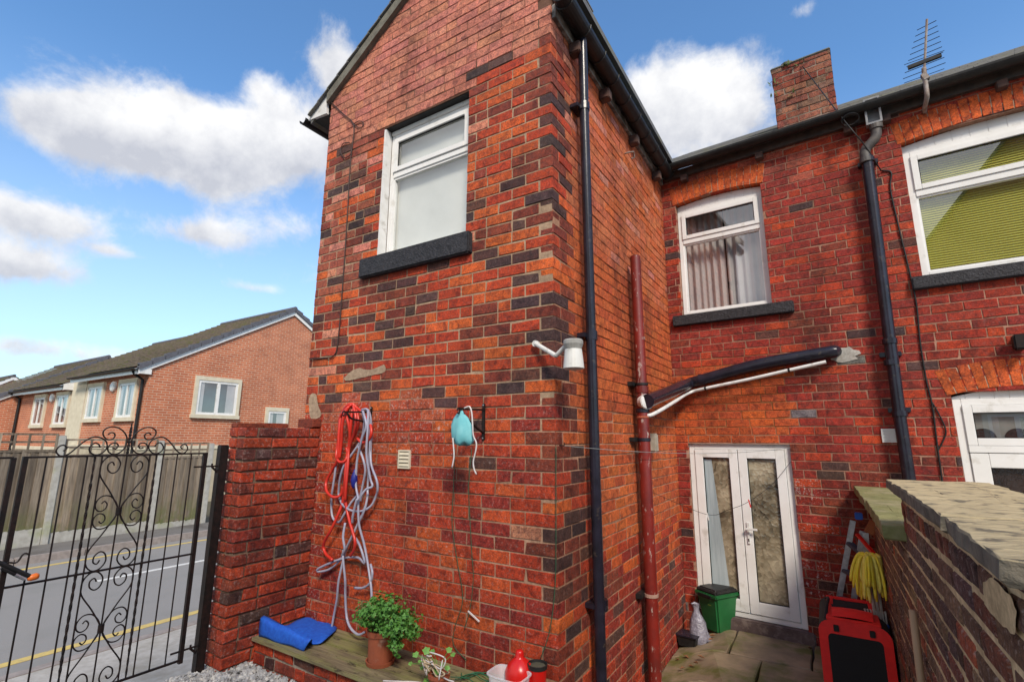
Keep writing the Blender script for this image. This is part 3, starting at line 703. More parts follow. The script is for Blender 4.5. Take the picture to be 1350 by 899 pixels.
# french doors
def leaf_glass(name, c1, c2, c3, scale):
    m, nt, b = ntree(name)
    g = nt.nodes.new('ShaderNodeNewGeometry'); v = nt.nodes.new('ShaderNodeTexVoronoi'); v.inputs['Scale'].default_value = scale
    nz = nt.nodes.new('ShaderNodeTexNoise'); nz.inputs['Scale'].default_value = 6; nt.links.new(g.outputs['Position'], nz.inputs['Vector'])
    ad = nt.nodes.new('ShaderNodeVectorMath'); ad.operation = 'MULTIPLY_ADD'; ad.inputs[1].default_value = (.12, .12, .12); nt.links.new(nz.outputs['Color'], ad.inputs[0]); nt.links.new(g.outputs['Position'], ad.inputs[2])
    nt.links.new(ad.outputs[0], v.inputs['Vector'])
    c = mix(nt, .62, ramp(nt, v.outputs['Color'], [(.15, c1), (.5, c2), (.85, c3)]), ramp(nt, add_noise(nt, 2.6, 3), [(.36, tuple(x * .35 for x in c1)), (.5, c2), (.66, c3)]))
    nt.links.new(c, b.inputs['Base Color']); b.inputs['Roughness'].default_value = .12; b.inputs['Specular IOR Level'].default_value = .6
    add_bump(nt, b, v.outputs['Distance'], .5, .006); return m
LEAFG = leaf_glass('leaf_pattern_glass', (.075, .062, .042), (.23, .19, .125), (.44, .38, .27), 30)
DOTG = leaf_glass('pebbled_dark_glass', (.012, .008, .007), (.028, .017, .014), (.05, .03, .026), 90)
door = MB(); bars(door, BCK, .137, 1.173, .28, 2.05, .058, -.12, -.035, .05); do = door.build('french_door', UPVC, house, bevel=.004)
for k, (a, b) in enumerate(((.197, .652), (.658, 1.113))):
    w_ = .088; m = MB(); bars(m, BCK, a, b, .335, 1.99, w_, -.1, -.025, .12); lf = m.build('door_leaf', UPVC, do, bevel=.004)
    m = MB(); m.fbox(BCK, a + w_ - .004, b - w_ + .004, .45, 1.906, -.066, -.06); m.build('patterned_pane', LEAFG, do)
    m = MB(); bars(m, BCK, a + w_ - .001, b - w_ + .001, .453, 1.903, .008, -.06, -.04); m.build('gasket', GUTTER, do)
cb = pm('pale_blue_net', (.40, .46, .48), (.24, .29, .31), 14, .8, .4, stretch=(1, 1, .08))
m = MB(); m.hexa([BCK.P(.29, .46, -.059), BCK.P(.47, .46, -.059), BCK.P(.47, .46, -.057), BCK.P(.29, .46, -.057), BCK.P(.292, 1.88, -.059), BCK.P(.37, 1.88, -.059), BCK.P(.37, 1.88, -.057), BCK.P(.292, 1.88, -.057)]); m.build('net_curtain', cb, do)
m = MB(); m.fbox(BCK, .69, .715, 1.02, 1.24, -.026, -.012); m.fbox(BCK, .69, .80, 1.165, 1.188, .02, .034); m.tube([BCK.P(.702, 1.177, -.02), BCK.P(.702, 1.177, .03)], .01, 8); m.build('door_handle', WHITE, do, bevel=.003)
m = MB(); m.fbox(BCK, .697, .708, 1.045, 1.075, -.0125, -.0105); m.build('keyhole', GUTTER, do)
m = MB(); m.fbox(BCK, .09, 1.23, .02, .275, -.2, .03); m.build('door_step', pm('step_stone', (.13, .09, .085), (.085, .055, .05), 9, .9, .5, c3=(.2, .15, .13), s3=12), house, bevel=.012)
# neighbour's door
door = MB(); bars(door, BCK, 2.502, 3.458, .28, 2.47, .06, -.12, -.035); door.fbox(BCK, 2.562, 3.398, 2.0, 2.06, -.12, -.02); arched_frame(door, BCK, 2.502, 3.458, 2.49, .065, -.11, -.045, 2.47)
do = door.build('door', UPVC, nbr, bevel=.004)
sash(do, BCK, 2.562, 3.398, 2.06, 2.41, .065, -.02, name='fanlight')
room(do, BCK, 2.5, 3.46, .3, 2.5, -.13, 1.0)
m = MB(); m.fbox(BCK, 2.6, 3.36, 2.1, 2.38, -.09, -.085); m.build('fanlight_blind', pm('grey_blind', (.34, .33, .31), (.25, .24, .23), 5, .8, .1), do)
for cu in (2.68, 2.90, 3.12):
    m = MB(); pts = [(cu + .085 * cos(pi * k / 12), 2.125 + .085 * sin(pi * k / 12)) for k in range(13)]
    for d in (-.084, -.078): m.face([BCK.P(u, z, d) for u, z in pts])
    m.build('fanlight_motif', DOTG, do, fix=False)
m = MB(); bars(m, BCK, 2.564, 3.396, .335, 1.995, .12, -.1, -.022, .2); m.build('door_leaf', UPVC, do, bevel=.004)
m = MB(); m.fbox(BCK, 2.68, 3.28, .53, 1.88, -.07, -.064); m.build('pebbled_pane', DOTG, do)

# roofs of the terrace
TP = math.tan(radians(32.3)); EZ = 5.50
def terr_roof(parent, u0, u1):
    m = MB(); d0, d1 = .12, -4.0
    m.hexa([BCK.P(u, EZ + (d0 - d) * TP + o, d) for o in (-.05, -.012) for u, d in ((u0, d0), (u1, d0), (u1, d1), (u0, d1))])
    m.hexa([BCK.P(u, EZ + (d0 - d1) * TP * (1 - k) + o + (0 if not k else -1.0), d1 - k * 3) for o in (-.05, -.012) for u, k in ((u0, 0), (u1, 0), (u1, 1), (u0, 1))])
    ro = m.build('roof', SLATE, parent)
    ex = .235; nr = 13; r = random.Random(int(u0 * 10) + 4)
    for j in range(nr):
        u = u0 - (.15 if j % 2 else 0)
        while u < u1 - .02:
            wd = .30; a, b = max(u + .003, u0), min(u + wd - .003, u1); u += wd
            if b - a < .03: continue
            dd0 = d0 + .03 - j * ex * .83 + r.uniform(-.012, .012); dd1 = dd0 - .42
            za = EZ + (d0 - dd0) * TP + .022 + r.uniform(0, .006); zb = EZ + (d0 - dd1) * TP + .002
            m = MB(); m.hexa([BCK.P(a, za, dd0), BCK.P(b, za, dd0), BCK.P(b, zb, dd1), BCK.P(a, zb, dd1), BCK.P(a, za + .011, dd0), BCK.P(b, za + .011, dd0), BCK.P(b, zb + .011, dd1), BCK.P(a, zb + .011, dd1)])
            m.build('slate', SLATE, ro, fix=False)
    return ro
terr_roof(house, -.6, SPLIT); terr_roof(nbr, SPLIT + .002, 5.6)
for par, a, b in ((house, .06, SPLIT), (nbr, SPLIT, 5.6)):
    gutter('gutter', par, BCK.P(a, 5.49, .155), BCK.P(b, 5.49, .155), .068)
    m = MB(); m.fbox(BCK, a, b, 5.37, 5.47, .004, .05); m.build('fascia', pm('dark_fascia', (.03, .026, .024), (.07, .05, .04), 12, .7, .3), par)
    u = a + .25
    while u < b:
        m = MB(); m.fbox(BCK, u - .04, u + .04, 5.29, 5.37, .003, .085); m.build('corbel', CORB, par, bevel=.006); u += .86
# chimney
ch = bpy.data.objects.new('chimney', None); COL.objects.link(ch); ch.parent = house
CF = Frame(BCK.P(0, 0, -.35), BCK.U, BCK.N)
(c0, _), (c1, _) = CF.px(1026, 178), CF.px(1105, 150); ct = (CF.px(1018, 92)[1] + CF.px(1094, 67)[1]) / 2
def ccol(u, z): return var(pick([(3, (.26, .075, .045)), (2, B_BRN), (2, (.30, .11, .06)), (1, (.2, .10, .06))]), .15, .12)
for (fr, a, b) in ((CF, c0, c1), (Frame(CF.P(c0, 0, 0), -BCK.N, -BCK.U), 0, .5), (Frame(CF.P(c1, 0, 0), -BCK.N, BCK.U), 0, .5)):
    m = MB(); m.fbox(fr, a + .006, b - .006, 5.3, ct, -.2, -.008, (.30, .24, .19, 0)); m.build('chimney_mortar', MORTAR, ch)
    for z0, z1, row in lay(5.35, ct, .083, .01, lambda k, z, j: run(a, b, (-.118 if k % 2 else 0), [ST], .01)):
        for (q, s) in row:
            m = MB(); brick_mesh(m, fr, [(q, z0), (s, z0), (s, z1), (q, z1)], .07, RND.uniform(-.004, .004), .004, ccol(q, z0), .003); m.build('brick', BRICK, ch, fix=False)
m = MB(); m.fbox(CF, c0 - .01, c1 + .01, ct, ct + .03, -.51, .01); m.build('chimney_flaunching', VERGE, ch, bevel=.01)
m = MB(); m.lathe(CF.P(c0 + .17, ct + .03, -.1), [(.07, 0), (.075, .05), (.05, .06), (.0, .065)], 10); m.build('chimney_cap', VERGE, ch)
m = MB(); m.fbox(CF, c0 - .03, c1 + .03, 5.62, 5.70, .001, .02); m.build('lead_flashing', pm('lead', (.35, .35, .36), (.22, .22, .23), 9, .6, .3), ch)
MOSS = pm('chimney_weed', (.10, .15, .03), (.06, .10, .02), 30, .8, .2)
m = MB(); r = random.Random(2)
for k in range(46):
    u, z = r.choice([(c0 + .02, ct - .2), (c0 - .01, ct - .35), (c0 + .3, ct - .05), (c0 + .17, ct - .02), (c0 + .2, ct - .42), (c0 - .02, 5.72)]); p = CF.P(u + r.uniform(-.04, .04), z + r.uniform(-.03, .03), .012)
    q = p + CF.U * r.uniform(-.06, .06) + CF.N * r.uniform(.0, .05) + Vector((0, 0, r.uniform(-.02, .06))); sd = (q - p).orthogonal().normalized() * .012
    m.face([p, (p + q) / 2 + sd, q, (p + q) / 2 - sd])
tag(m.build('weed_tuft', MOSS, ch, fix=False), kind='stuff')

# ================================================================== pipes
def ring(name, mat, parent, p, r, h, axis=(0, 0, 1)):
    a = Vector(axis).normalized() * (h / 2); m = MB(); m.tube([Vector(p) - a, Vector(p) + a], r, 16); return m.build(name, mat, parent, bevel=.002)
def pipe(name, label, mat, pts, r, seg=18):
    m = MB(); m.tube(pts, r, seg); o = m.build(name, mat, None, smooth=True)
    md = o.modifiers.new('e', 'EDGE_SPLIT'); md.split_angle = radians(40)
    return tag(o, label, 'pipe')
dp = pipe('downpipe', 'glossy black downpipe running down the corner of the gable extension from its gutter', BLACKPVC, [(.10, .385, 5.40), (.092, .40, 4.6), (.085, .435, 2.8), (.085, .445, 1.2), (.085, .45, .0)], .038)
for x, z in ((.092, 4.75), (.085, 2.86), (.085, 1.0)):
    y = .385 + (5.4 - z) * .022; ring('pipe_collar', BLACKPVC, dp, (x, y, z), .046, .07)
    m = MB(); m.box(-.005, x - .02, y - .075, y + .075, z - .018, z + .018); m.build('pipe_bracket', BLACKPVC, dp, bevel=.004)
sp = pipe('soil_pipe', 'weathered dark red soil pipe standing open-topped against the extension side wall', REDPAINT, [(.10, 1.55, 3.84), (.10, 1.56, 2.6), (.10, 1.56, 2.58), (.10, 1.56, .0)], [.050, .050, .054, .054])
ring('pipe_mouth', GUTTER, sp, (.10, 1.55, 3.842), .047, .006)
for z, r_, h, mt in ((3.03, .0525, .03, pm('chalky_smear', (.30, .20, .18), (.16, .03, .02), 40, .8, .2)), (2.60, .061, .02, GUTTER), (2.55, .062, .06, REDPAINT), (2.36, .062, .035, BLACKPVC), (2.30, .060, .02, pm('orange_ring', (.40, .10, .05), None, 9)), (2.10, .060, .03, BLACKPVC), (1.95, .060, .05, REDPAINT), (.80, .060, .028, pm('pale_ring', (.45, .28, .22), None, 9))):
    ring('pipe_collar', mt, sp, (.10, 1.56, z), r_, h)
for z in (2.60, 2.1, .8):
    m = MB(); m.box(-.005, .05, 1.45, 1.67, z - .02, z + .02); m.build('pipe_bracket', GUTTER, sp, bevel=.004)
m = MB(); m.tube([Vector((.13, 1.60 + .02 * cos(a), 3.80 + .03 * sin(a))) for a in [pi * k / 8 for k in range(-4, 9)]], .003, 5); m.build('wire_loop', IRON, sp)
so = onx(853, 529, .165)
m = MB(); m.tube([Vector((.11, 1.56, so.z)), so + Vector((.0, .02, 0))], .07, 16); m.build('white_boss', WHITE, sp, bevel=.006)
def bp(x, y, d): u, z = BCK.px(x, y, d); return BCK.P(u, z, d)
e1, e2, e3 = bp(1090, 465, .09), bp(1000, 480.5, .09), bp(925, 501, .10)
wp = pipe('waste_pipe', 'thick black waste pipe sloping from the rear wall down into the red soil pipe', BLACKPVC, smooth_path([bp(1098, 463, -.02), bp(1098, 463.5, .05), e1, e2, e3, bp(908, 506, .13), onx(880, 518, .17), so], 6), .064)
for t in (bp(1065, 469.5, .09), e3): ring('pipe_collar', BLACKPVC, wp, t, .069, .05, e2 - e1)
m = MB(); pts = [(.06 * cos(a) + RND.uniform(-.02, .03) + (.03 if cos(a) > 0 else 0), .075 * sin(a) + RND.uniform(-.012, .012)) for a in [2 * pi * k / 16 for k in range(16)]]
u0, z0 = BCK.px(1108, 468, .008); m.face([BCK.P(u0 + a * 1.5, z0 + b, .0075) for a, b in pts], (.42, .40, .37, 0)); m.build('mortar_patch', MORTAR, hw, fix=False)
w1 = [bp(1089, 477, .15), bp(1040, 488, .15), bp(985, 500.5, .15), bp(930, 512, .15), bp(908, 518, .17), onx(890, 529, .20), onx(872, 540, .20), onx(858, 547, .17), Vector((.11, 1.57, onx(858, 547, .17).z))]
wp2 = pipe('overflow_pipe', 'thin white plastic overflow pipe running beneath the black waste pipe', WHITE, smooth_path(w1, 6), .018, 12)
for t in (w1[1], w1[3]): ring('pipe_clip', GUTTER, wp2, t, .021, .02, e2 - e1)
m = MB(); m.box(.0, .09, 1.98, 2.06, 1.98, 2.16); bx_ = tag(m.build('junction_box', pm('aged_cream_plastic', (.42, .38, .32), (.3, .27, .22), 12, .6, .2), None, bevel=.012), 'small aged cream junction box on the side wall behind the red soil pipe', 'box')
# rear downpipe with kinked top
pp = [bp(1155, 168, .11), bp(1154, 182, .11), bp(1141, 198, .11), bp(1142, 212, .11)]
rp = pipe('rear_downpipe', 'black cast iron downpipe with kinked offset top on the rear wall', BLACKPVC, [bp(1143, 207, .10), bp(1170, 425, .10), bp(1187, 555, .10), BCK.P(BCK.px(1187, 555, .10)[0] + .01, .0, .10)], .050)
m = MB(); m.tube(smooth_path(pp, 8), .047, 14); of = m.build('offset_bend', pm('grey_brown_iron', (.09, .075, .065), (.05, .045, .045), 15, .6, .5), rp, smooth=True)
for t in pp[:1] + pp[-1:]: ring('pipe_collar', MATS['grey_brown_iron'], rp, t, .058, .05)
for x, y in ((1144, 212), (1173, 450), (1175, 478), (1186, 545)): ring('pipe_collar', BLACKPVC, rp, bp(x, y, .10), .060, .05)
for x, y in ((1144, 212), (1174, 466), (1186, 540)):
    u, z = BCK.px(x, y, .10); m = MB(); m.fbox(BCK, u - .085, u + .085, z - .022, z + .022, -.005, .06); m.build('pipe_bracket', BLACKPVC, rp, bevel=.004)
u, z = BCK.px(1152, 150, .12); m = MB(); bars(m, Frame(BCK.P(0, 0, .0), BCK.U, BCK.N), u - .075, u + .06, z - .12, z + .17, .018, .07, .15); m.fbox(BCK, u - .06, u + .045, z - .1, z + .15, .07, .085); m.build('vent_mouth', pm('grey_plastic', (.28, .28, .29), (.16, .16, .17), 12, .6, .2), rp)

# cables on the walls
CABLE = pm('brown_cable', (.05, .018, .012), (.03, .012, .01), 9, .6, 0)
def cable(name, label, pts, r, mat=CABLE, cat='cable'):
    m = MB(); m.tube(smooth_path(pts, 6), r, 6); return tag(m.build(name, mat, None, smooth=True), label, cat)
gp = lambda x, y, d=.012: GAB.P(*GAB.px(x, y, d), d)
cable('wall_cable', 'brown cable looping down the left of the gable from the eaves past the window', [gp(428, 127), gp(452, 150), gp(466, 164), gp(465, 190), gp(462, 215), gp(457, 300), gp(450, 400), gp(446, 445), gp(441, 468), gp(425, 472), gp(408, 473)], .006)
cable('cable_coil', 'small coil of spare brown cable hanging beside the gable window', [gp(461, 188), gp(452, 190), gp(449, 200), gp(454, 208), gp(462, 204), gp(463, 196)], .005)
cable('cable_end', 'short curled end of brown cable where the gable wires cross', [gp(466, 164), gp(473, 160), gp(479, 162), gp(477, 168), gp(470, 167), gp(463, 160)], .005)
bq = lambda x, y, d=.012: bp(x, y, d)
cable('chimney_wire', 'thin dark wire slanting from the chimney down to the neighbouring wall', [CF.P(*CF.px(1058, 88, .02), .02), bp(1112, 158, .2), bp(1140, 192, .17), bp(1162, 226, .02)], .006, GUTTER, 'wire')
cable('drop_cable', 'thin black cable hanging down the neighbouring wall beside the rear downpipe', [bq(1163, 225), bq(1175, 228), bq(1174, 250), bq(1185, 300), bq(1197, 350), bq(1208, 400), bq(1213, 450), bq(1221, 500), bq(1229, 535), bq(1236, 590), bq(1243, 640), bq(1250, 700)], .0075, GUTTER)
cable('cable_slack', 'slack loop of black cable bowing out beside the neighbouring door', [bq(1229, 530), bq(1240, 550), bq(1247, 568), bq(1243, 582), bq(1236, 595)], .006, GUTTER)
m = MB(); cc = bp(1121, 160, .16); r = random.Random(4)
for k in range(6):
    tl = r.uniform(-.4, .4); m.tube([cc + BCK.U * (.075 * cos(a)) + Vector((0, 0, .05 * sin(a))) + BCK.N * (.03 * sin(a + tl) + .008 * k) for a in [2 * pi * q / 16 for q in range(17)]], .004, 5)
tag(m.build('coiled_cable', GUTTER, None), 'tangled coil of black cable under the gutter by the chimney', 'cable')

# television aerial
aer = thing('tv_aerial', 'rusty television aerial on a bent bracket at the neighbouring eaves', 'aerial')
RUST = pm('rusty_steel', (.16, .10, .07), (.28, .25, .23), 20, .6, .3)
ap = lambda x, y, d=.22: BCK.P(*BCK.px(x, y, d), d)
m = MB(); m.tube(smooth_path([ap(1219, 148, .02), ap(1219, 143, .1), ap(1222, 128), ap(1221, 115), ap(1219, 102), ap(1218, 90)], 5), .02, 8); m.build('mast', RUST, aer, smooth=True)
m = MB(); m.tube([ap(1218, 104), ap(1222, 26)], .011, 6); m.build('boom', RUST, aer)
m = MB(); m.beam(ap(1197, 90), ap(1241, 73), .03, .035); m.build('reflector', GUTTER, aer)
for k in range(9):
    y = 34 + k * 7.5; x = 1221.5 - k * .45; ln = 6 + k * .9; dx = BCK.U * (.012 * ln); p = ap(x, y); sl = Vector((0, 0, .0))
    m = MB(); m.tube([p - dx - BCK.N * .02, p + dx + BCK.N * .02], .0035, 5); m.build('element', IRON, aer)
for dy in (-12, 12):
    m = MB(); m.tube([ap(1192, 98 + dy), ap(1245, 79 + dy)], .003, 5); m.build('element', IRON, aer)
m = MB(); m.beam(ap(1216, 104), ap(1223, 100), .05, .07); m.build('clamp', RUST, aer)

# ================================================================== short brick wall beside the gate
LW = thing('garden_wall', 'short old red brick wall stub joining the gable beside the gate', 'wall')
PX = -2.39; PE = -.69
LF = Frame((PX, 0, 0), (0, 1, 0), (1, 0, 0)); LE = Frame((0, PE, 0), (1, 0, 0), (0, -1, 0)); WT = 2.19
def lcol(u, z): return var(pick([(5, (.33, .042, .014)), (3, (.25, .034, .016)), (2, B_RED), (1.6, B_BRN if z < 1.8 else (.11, .03, .022)), (.5, B_DRK)]), .18, .3)
m = MB(); m.box(PX - .215, PX - .012, PE + .012, -.002, .3, WT - .01, (.24, .165, .115, 0)); core = m.build('wall_core', MORTAR, LW)
def lrow(k, z, j):
    e = PE if k % 2 else PE + .106 + .012
    return run(e, -.004, 0, [ST] if k % 3 else [HD, ST], .013, .012)
bricks(LF, core, lay(.36, WT, .0875, .013, lrow), (), (), lcol, depth=.1, cham=.006, jit=.004, proud=.002)
def erow(k, z, j):
    return [(PX - .222, PX - .118), (PX - .106, PX)] if k % 2 == 0 else [(PX - .222, PX - .116)]
bricks(LE, core, lay(.36, WT, .0875, .013, erow), (), (), lcol, depth=.1, cham=.006, jit=.005, proud=.002)
m = MB(); q = LF.px(411, 561), LF.px(425, 549); brick_mesh(m, LF, [(-.09, WT + .006), (-.004, WT + .006), (-.004, WT + .078), (-.09, WT + .078)], .2, .01, .006, var(B_BRN, .1), .004); m.build('brick', BRICK, core, fix=False)
for k, (a, b) in enumerate(((PE, PE + .22), (PE + .23, PE + .45))):     # loose half bricks lying on top at the back
    m = MB(); m.box(PX - .22, PX - .12, a, b, WT - .01, WT + .028 + .006 * k, var(B_BRN)); m.build('brick', BRICK, core, bevel=.006)

# ================================================================== brick ledge with timber top under the gable
LDG = thing('timber_topped_ledge', 'low brick ledge with mossy timber plank top running below the gable', 'ledge')
DYF = -.462; DZ = .605
DF = Frame((0, DYF + .02, 0), (1, 0, 0), (0, -1, 0))
m = MB(); m.box(PX + .002, -.03, DYF + .03, -.01, .3, DZ - .03, (.36, .30, .24, 0)); lc = m.build('ledge_core', MORTAR, LDG)
bricks(DF, lc, lay(.335, DZ - .032, .0835, .012, lambda k, z, j: run(PX + .004, -.03, -.1 if k % 2 else 0, [ST, HD] if k % 2 else [ST], .012, .006)), (), (), lambda u, z: var(pick([(4, B_RED), (3, B_BRN), (3, B_DRK), (1, B_MAR)]), .15, .15), jit=.003, cham=.005)
def plank_mat():
    m, nt, b = ntree('mossy_timber')
    f = add_noise(nt, 34, 7, .65, stretch=(.07, 1, 1)); c = ramp(nt, f, [(.3, (.30, .24, .13)), (.48, (.20, .155, .085)), (.66, (.09, .065, .038))])
    g = ramp(nt, add_noise(nt, 6, 6, .65, stretch=(.5, 1, 1)), [(.44, (0, 0, 0)), (.68, (1, 1, 1))]); c = mix(nt, g, c, (.22, .22, .06))
    d = ramp(nt, add_noise(nt, 11, 6, .7, stretch=(.4, 1, 1)), [(.56, (0, 0, 0)), (.64, (1, 1, 1))]); c = mix(nt, d, c, (.045, .03, .018))
    nt.links.new(c, b.inputs['Base Color']); b.inputs['Roughness'].default_value = .8; add_bump(nt, b, f, .5, .006); return m
PLANK = plank_mat()
for k in range(4):
    y0 = DYF - .012 + k * .118; m = MB(); m.box(PX + .004, .01, y0, y0 + .114, DZ - .028, DZ + (.0, .002, -.001, .001)[k]); m.build('plank', PLANK, LDG, bevel=.005)

# ================================================================== wrought iron gate
GX = -2.555
gpost = tag(box_obj('gate_post', IRON, None, -2.59, -2.525, -.79, -.728, .0, 2.045, bevel=.006), 'square black metal gate post standing at the end of the brick stub', 'post')
gate = thing('garden_gate', 'tall black wrought iron garden gate with scrollwork panels and twisted bars', 'gate')
def gy(px, py): return onx(px, py, GX).y
GZ1, GZM, GZ0 = onx(137, 600.5, GX).z, onx(127, 752.6, GX).z, onx(205, 881, GX).z
ys = [gy(x, 690) for x in (18, 46, 73.4, 100.7, 120.7, 185, 203, 222, 241)]; tw = [gy(x, 690) for x in (111, 194)]; ystile = gy(259.5, 690); yl = gy(8, 690) - .01
yc = (ys[4] + ys[5]) / 2; hw_ = (ys[5] - ys[4]) / 2
GP = lambda y, z, o=0: Vector((GX + o, y, z))
for z, h in ((GZ1, .012), (GZM, .012), (GZ0, .014)):
    m = MB(); m.beam(GP(yl + .03, z), GP(ystile, z), .012, h); m.build('rail', IRON, gate)
for y, w_ in ((ystile, .026), (ys[0] - .003, .024)):
    m = MB(); m.beam(GP(y, GZ0 - .02), GP(y, GZ1 + .006), w_, w_); m.build('stile', IRON, gate)
for y in ys[1:] + [yc]:
    m = MB(); m.tube([GP(y, GZ0), GP(y, GZ1)], .0050, 6); m.build('bar', IRON, gate)
for y in tw:
    m = MB(); n = 90; m.tube([GP(y, GZ0 + (GZ1 - GZ0) * k / n) for k in range(n + 1)], [.0085 if 10 < k < 80 else .0065 for k in range(n + 1)], 4, twist=.42); m.build('twisted_bar', IRON, gate)
# scrollwork: a quarter traced once and mirrored
Q1 = [(.03, .04), (.2, .17), (.5, .37), (.92, .62), (1.0, .77), (.93, .90), (.7, .985), (.42, .97), (.22, .86), (.28, .73), (.48, .68), (.68, .74), (.70, .84), (.55, .88), (.45, .82)]
Q2 = [(.03, .04), (.16, .16), (.42, .27), (.74, .28), (.94, .19), (.93, .08), (.76, .02), (.56, .05), (.50, .13), (.62, .19), (.73, .15)]
def scroll(cy, cz, sy, sz, pts, r=.0046):
    m = MB(); m.tube(smooth_path([GP(cy + sy * a, cz + sz * b, .004 if sy > 0 else -.004) for a, b in pts], 6), r, 6); m.build('scroll', IRON, gate, smooth=True)
for zc, hz in (((GZ1 + GZM) / 2, (GZ1 - GZM) / 2), ((GZM + GZ0) / 2, (GZM - GZ0) / 2)):
    for sy in (-1, 1):
        for sz in (-1, 1): scroll(yc, zc, sy * hw_, sz * hz, Q1); scroll(yc, zc, sy * hw_, sz * hz, Q2, .0042)
    ring('scroll_collar', IRON, gate, GP(yc, zc), .017, .05)
def topc(pts): return [(onx(150 + a / 8.987, 540 + b / 8.987, GX).y, onx(150 + a / 8.987, 540 + b / 8.987, GX).z) for a, b in pts]
T1 = topc([(440, 300), (415, 275), (375, 285), (362, 320), (385, 350), (440, 348), (490, 300), (492, 245), (430, 210), (345, 222), (270, 270), (222, 330), (206, 400), (216, 460), (258, 508), (320, 520), (378, 490), (398, 440), (370, 398), (322, 395), (292, 425), (308, 458), (348, 450)])
T2 = topc([(480, 440), (505, 405), (550, 392), (584, 440), (562, 490), (500, 520), (440, 500), (410, 440), (440, 372), (510, 332), (580, 326), (648, 368), (700, 430), (760, 500), (822, 515), (870, 470), (858, 420), (820, 410), (790, 440), (812, 468)])
for T in (T1, T2):
    for s in (1, -1):
        m = MB(); m.tube(smooth_path([GP(y if s > 0 else 2 * yc - y, z, .004 * s) for y, z in T], 5), .0047, 6); m.build('scroll', IRON, gate, smooth=True)
m = MB(); tp = onx(150 + 238 / 8.987, 540 + 150 / 8.987, GX).z; n = 30; m.tube([GP(yc, GZ1 + (tp - GZ1) * k / n) for k in range(n + 1)], [.009] * 24 + [.008, .007, .006, .005, .004, .003, .002], 4, twist=.5); m.build('finial', IRON, gate)
for px_, py_ in ((266, 615), (238, 858)):                  # hinge pins to the post
    z = onx(px_, py_, GX).z; m = MB(); m.tube([GP(ystile - .07, z), GP(-.74, z)], .007, 6); m.build('hinge_pin', IRON, gate)
    m = MB(); m.tube([GP(ystile + .06, z + .02), GP(ystile + .06, z - .005), GP(-.74, z - .09)], .008, 6); m.build('hinge_bracket', IRON, gate)
# second leaf of the gate, just entering the picture
g2 = thing('garden_gate', 'edge stile of a second black iron gate leaf at the latch', 'gate')
m = MB(); m.beam(GP(yl - .012, GZ0), GP(yl - .012, GZ1), .024, .024); m.build('stile', IRON, g2)
for z in (GZ1, GZM, GZ0):
    m = MB(); m.beam(GP(yl - .012, z), GP(yl - 1.0, z), .012, .012); m.build('rail', IRON, g2)
for k in range(1, 7):
    m = MB(); m.tube([GP(yl - .012 - k * .15, GZ0), GP(yl - .012 - k * .15, GZ1)], .006, 6); m.build('bar', IRON, g2)
# bolt croppers-like tool hung in the latch
tool = thing('long_handled_tool', 'black and silver long handled tool with orange end hooked through gate latch', 'tool')
tx = GX + .05; tpnt = lambda x, y: onx(x, y, tx)
ORA = pm('orange_plastic', (.75, .17, .02), (.62, .13, .02), 6, .4, .05); ALU = pm('scuffed_aluminium', (.55, .56, .58), (.36, .37, .39), 25, .35, .2, metal=.8)
m = MB(); m.tube([tpnt(-12, 738), tpnt(5, 744), tpnt(38, 759)], .013, 10); m.build('handle', GUTTER, tool, smooth=False)
m = MB(); m.tube([tpnt(2, 748), tpnt(20, 757)], .010, 10); m.build('grip', GUTTER, tool)
m = MB(); m.tube([tpnt(20, 757), tpnt(33, 763)], .0105, 10); m.build('silver_tube', ALU, tool)
m = MB(); m.tube([tpnt(36, 763), tpnt(40, 761.5), tpnt(47, 759.5), tpnt(51, 759)], [.010, .018, .020, .014], 12); m.build('orange_cap', ORA, tool, smooth=True)
m = MB(); m.tube(smooth_path([tpnt(10, 741), tpnt(22, 741), tpnt(31, 730), tpnt(38, 730)], 5), .005, 6); m.build('latch_rod', IRON, tool)

# ================================================================== timber fence across the road
FX = -10.92
fence = thing('timber_fence', 'weathered grey board fence with trellis top and concrete posts across the road', 'fence')
FPOST = pm('concrete_post', (.42, .41, .38), (.32, .31, .28), 12, .9, .3, c3=(.30, .32, .18), s3=2.5, lo3=.55, hi3=.75)
def board_mat():
    m, nt, b = ntree('grey_boards')
    f = add_noise(nt, 22, 6, .7, stretch=(1, 1, .08)); c = ramp(nt, f, [(.28, (.30, .25, .19)), (.5, (.20, .16, .12)), (.72, (.09, .07, .052))])
    g = nt.nodes.new('ShaderNodeNewGeometry'); s = nt.nodes.new('ShaderNodeSeparateXYZ'); nt.links.new(g.outputs['Position'], s.inputs[0])
    # algae creeping up from the gravel boards
    mr = nt.nodes.new('ShaderNodeMapRange'); mr.inputs[1].default_value = .95; mr.inputs[2].default_value = .3; nt.links.new(s.outputs[2], mr.inputs[0])
    w = nt.nodes.new('ShaderNodeMath'); w.operation = 'MULTIPLY'; nt.links.new(mr.outputs[0], w.inputs[0]); nt.links.new(ramp(nt, add_noise(nt, 5, 6), [(.35, (0, 0, 0)), (.6, (1, 1, 1))]), w.inputs[1])
    oi = nt.nodes.new('ShaderNodeObjectInfo'); c = mix(nt, 1.0, c, ramp(nt, oi.outputs['Random'], [(0, (.6, .58, .56)), (.5, (1, 1, 1)), (1, (1.45, 1.42, 1.38))]), 'MULTIPLY')
    c = mix(nt, w.outputs[0], c, (.13, .14, .05)); nt.links.new(c, b.inputs['Base Color']); b.inputs['Roughness'].default_value = .9; add_bump(nt, b, f, .4, .006); return m
BOARD = board_mat()
fz = lambda y: -.06 * y
posts = [-4.45, -2.75, -1.05, .65, 2.35, 3.42]
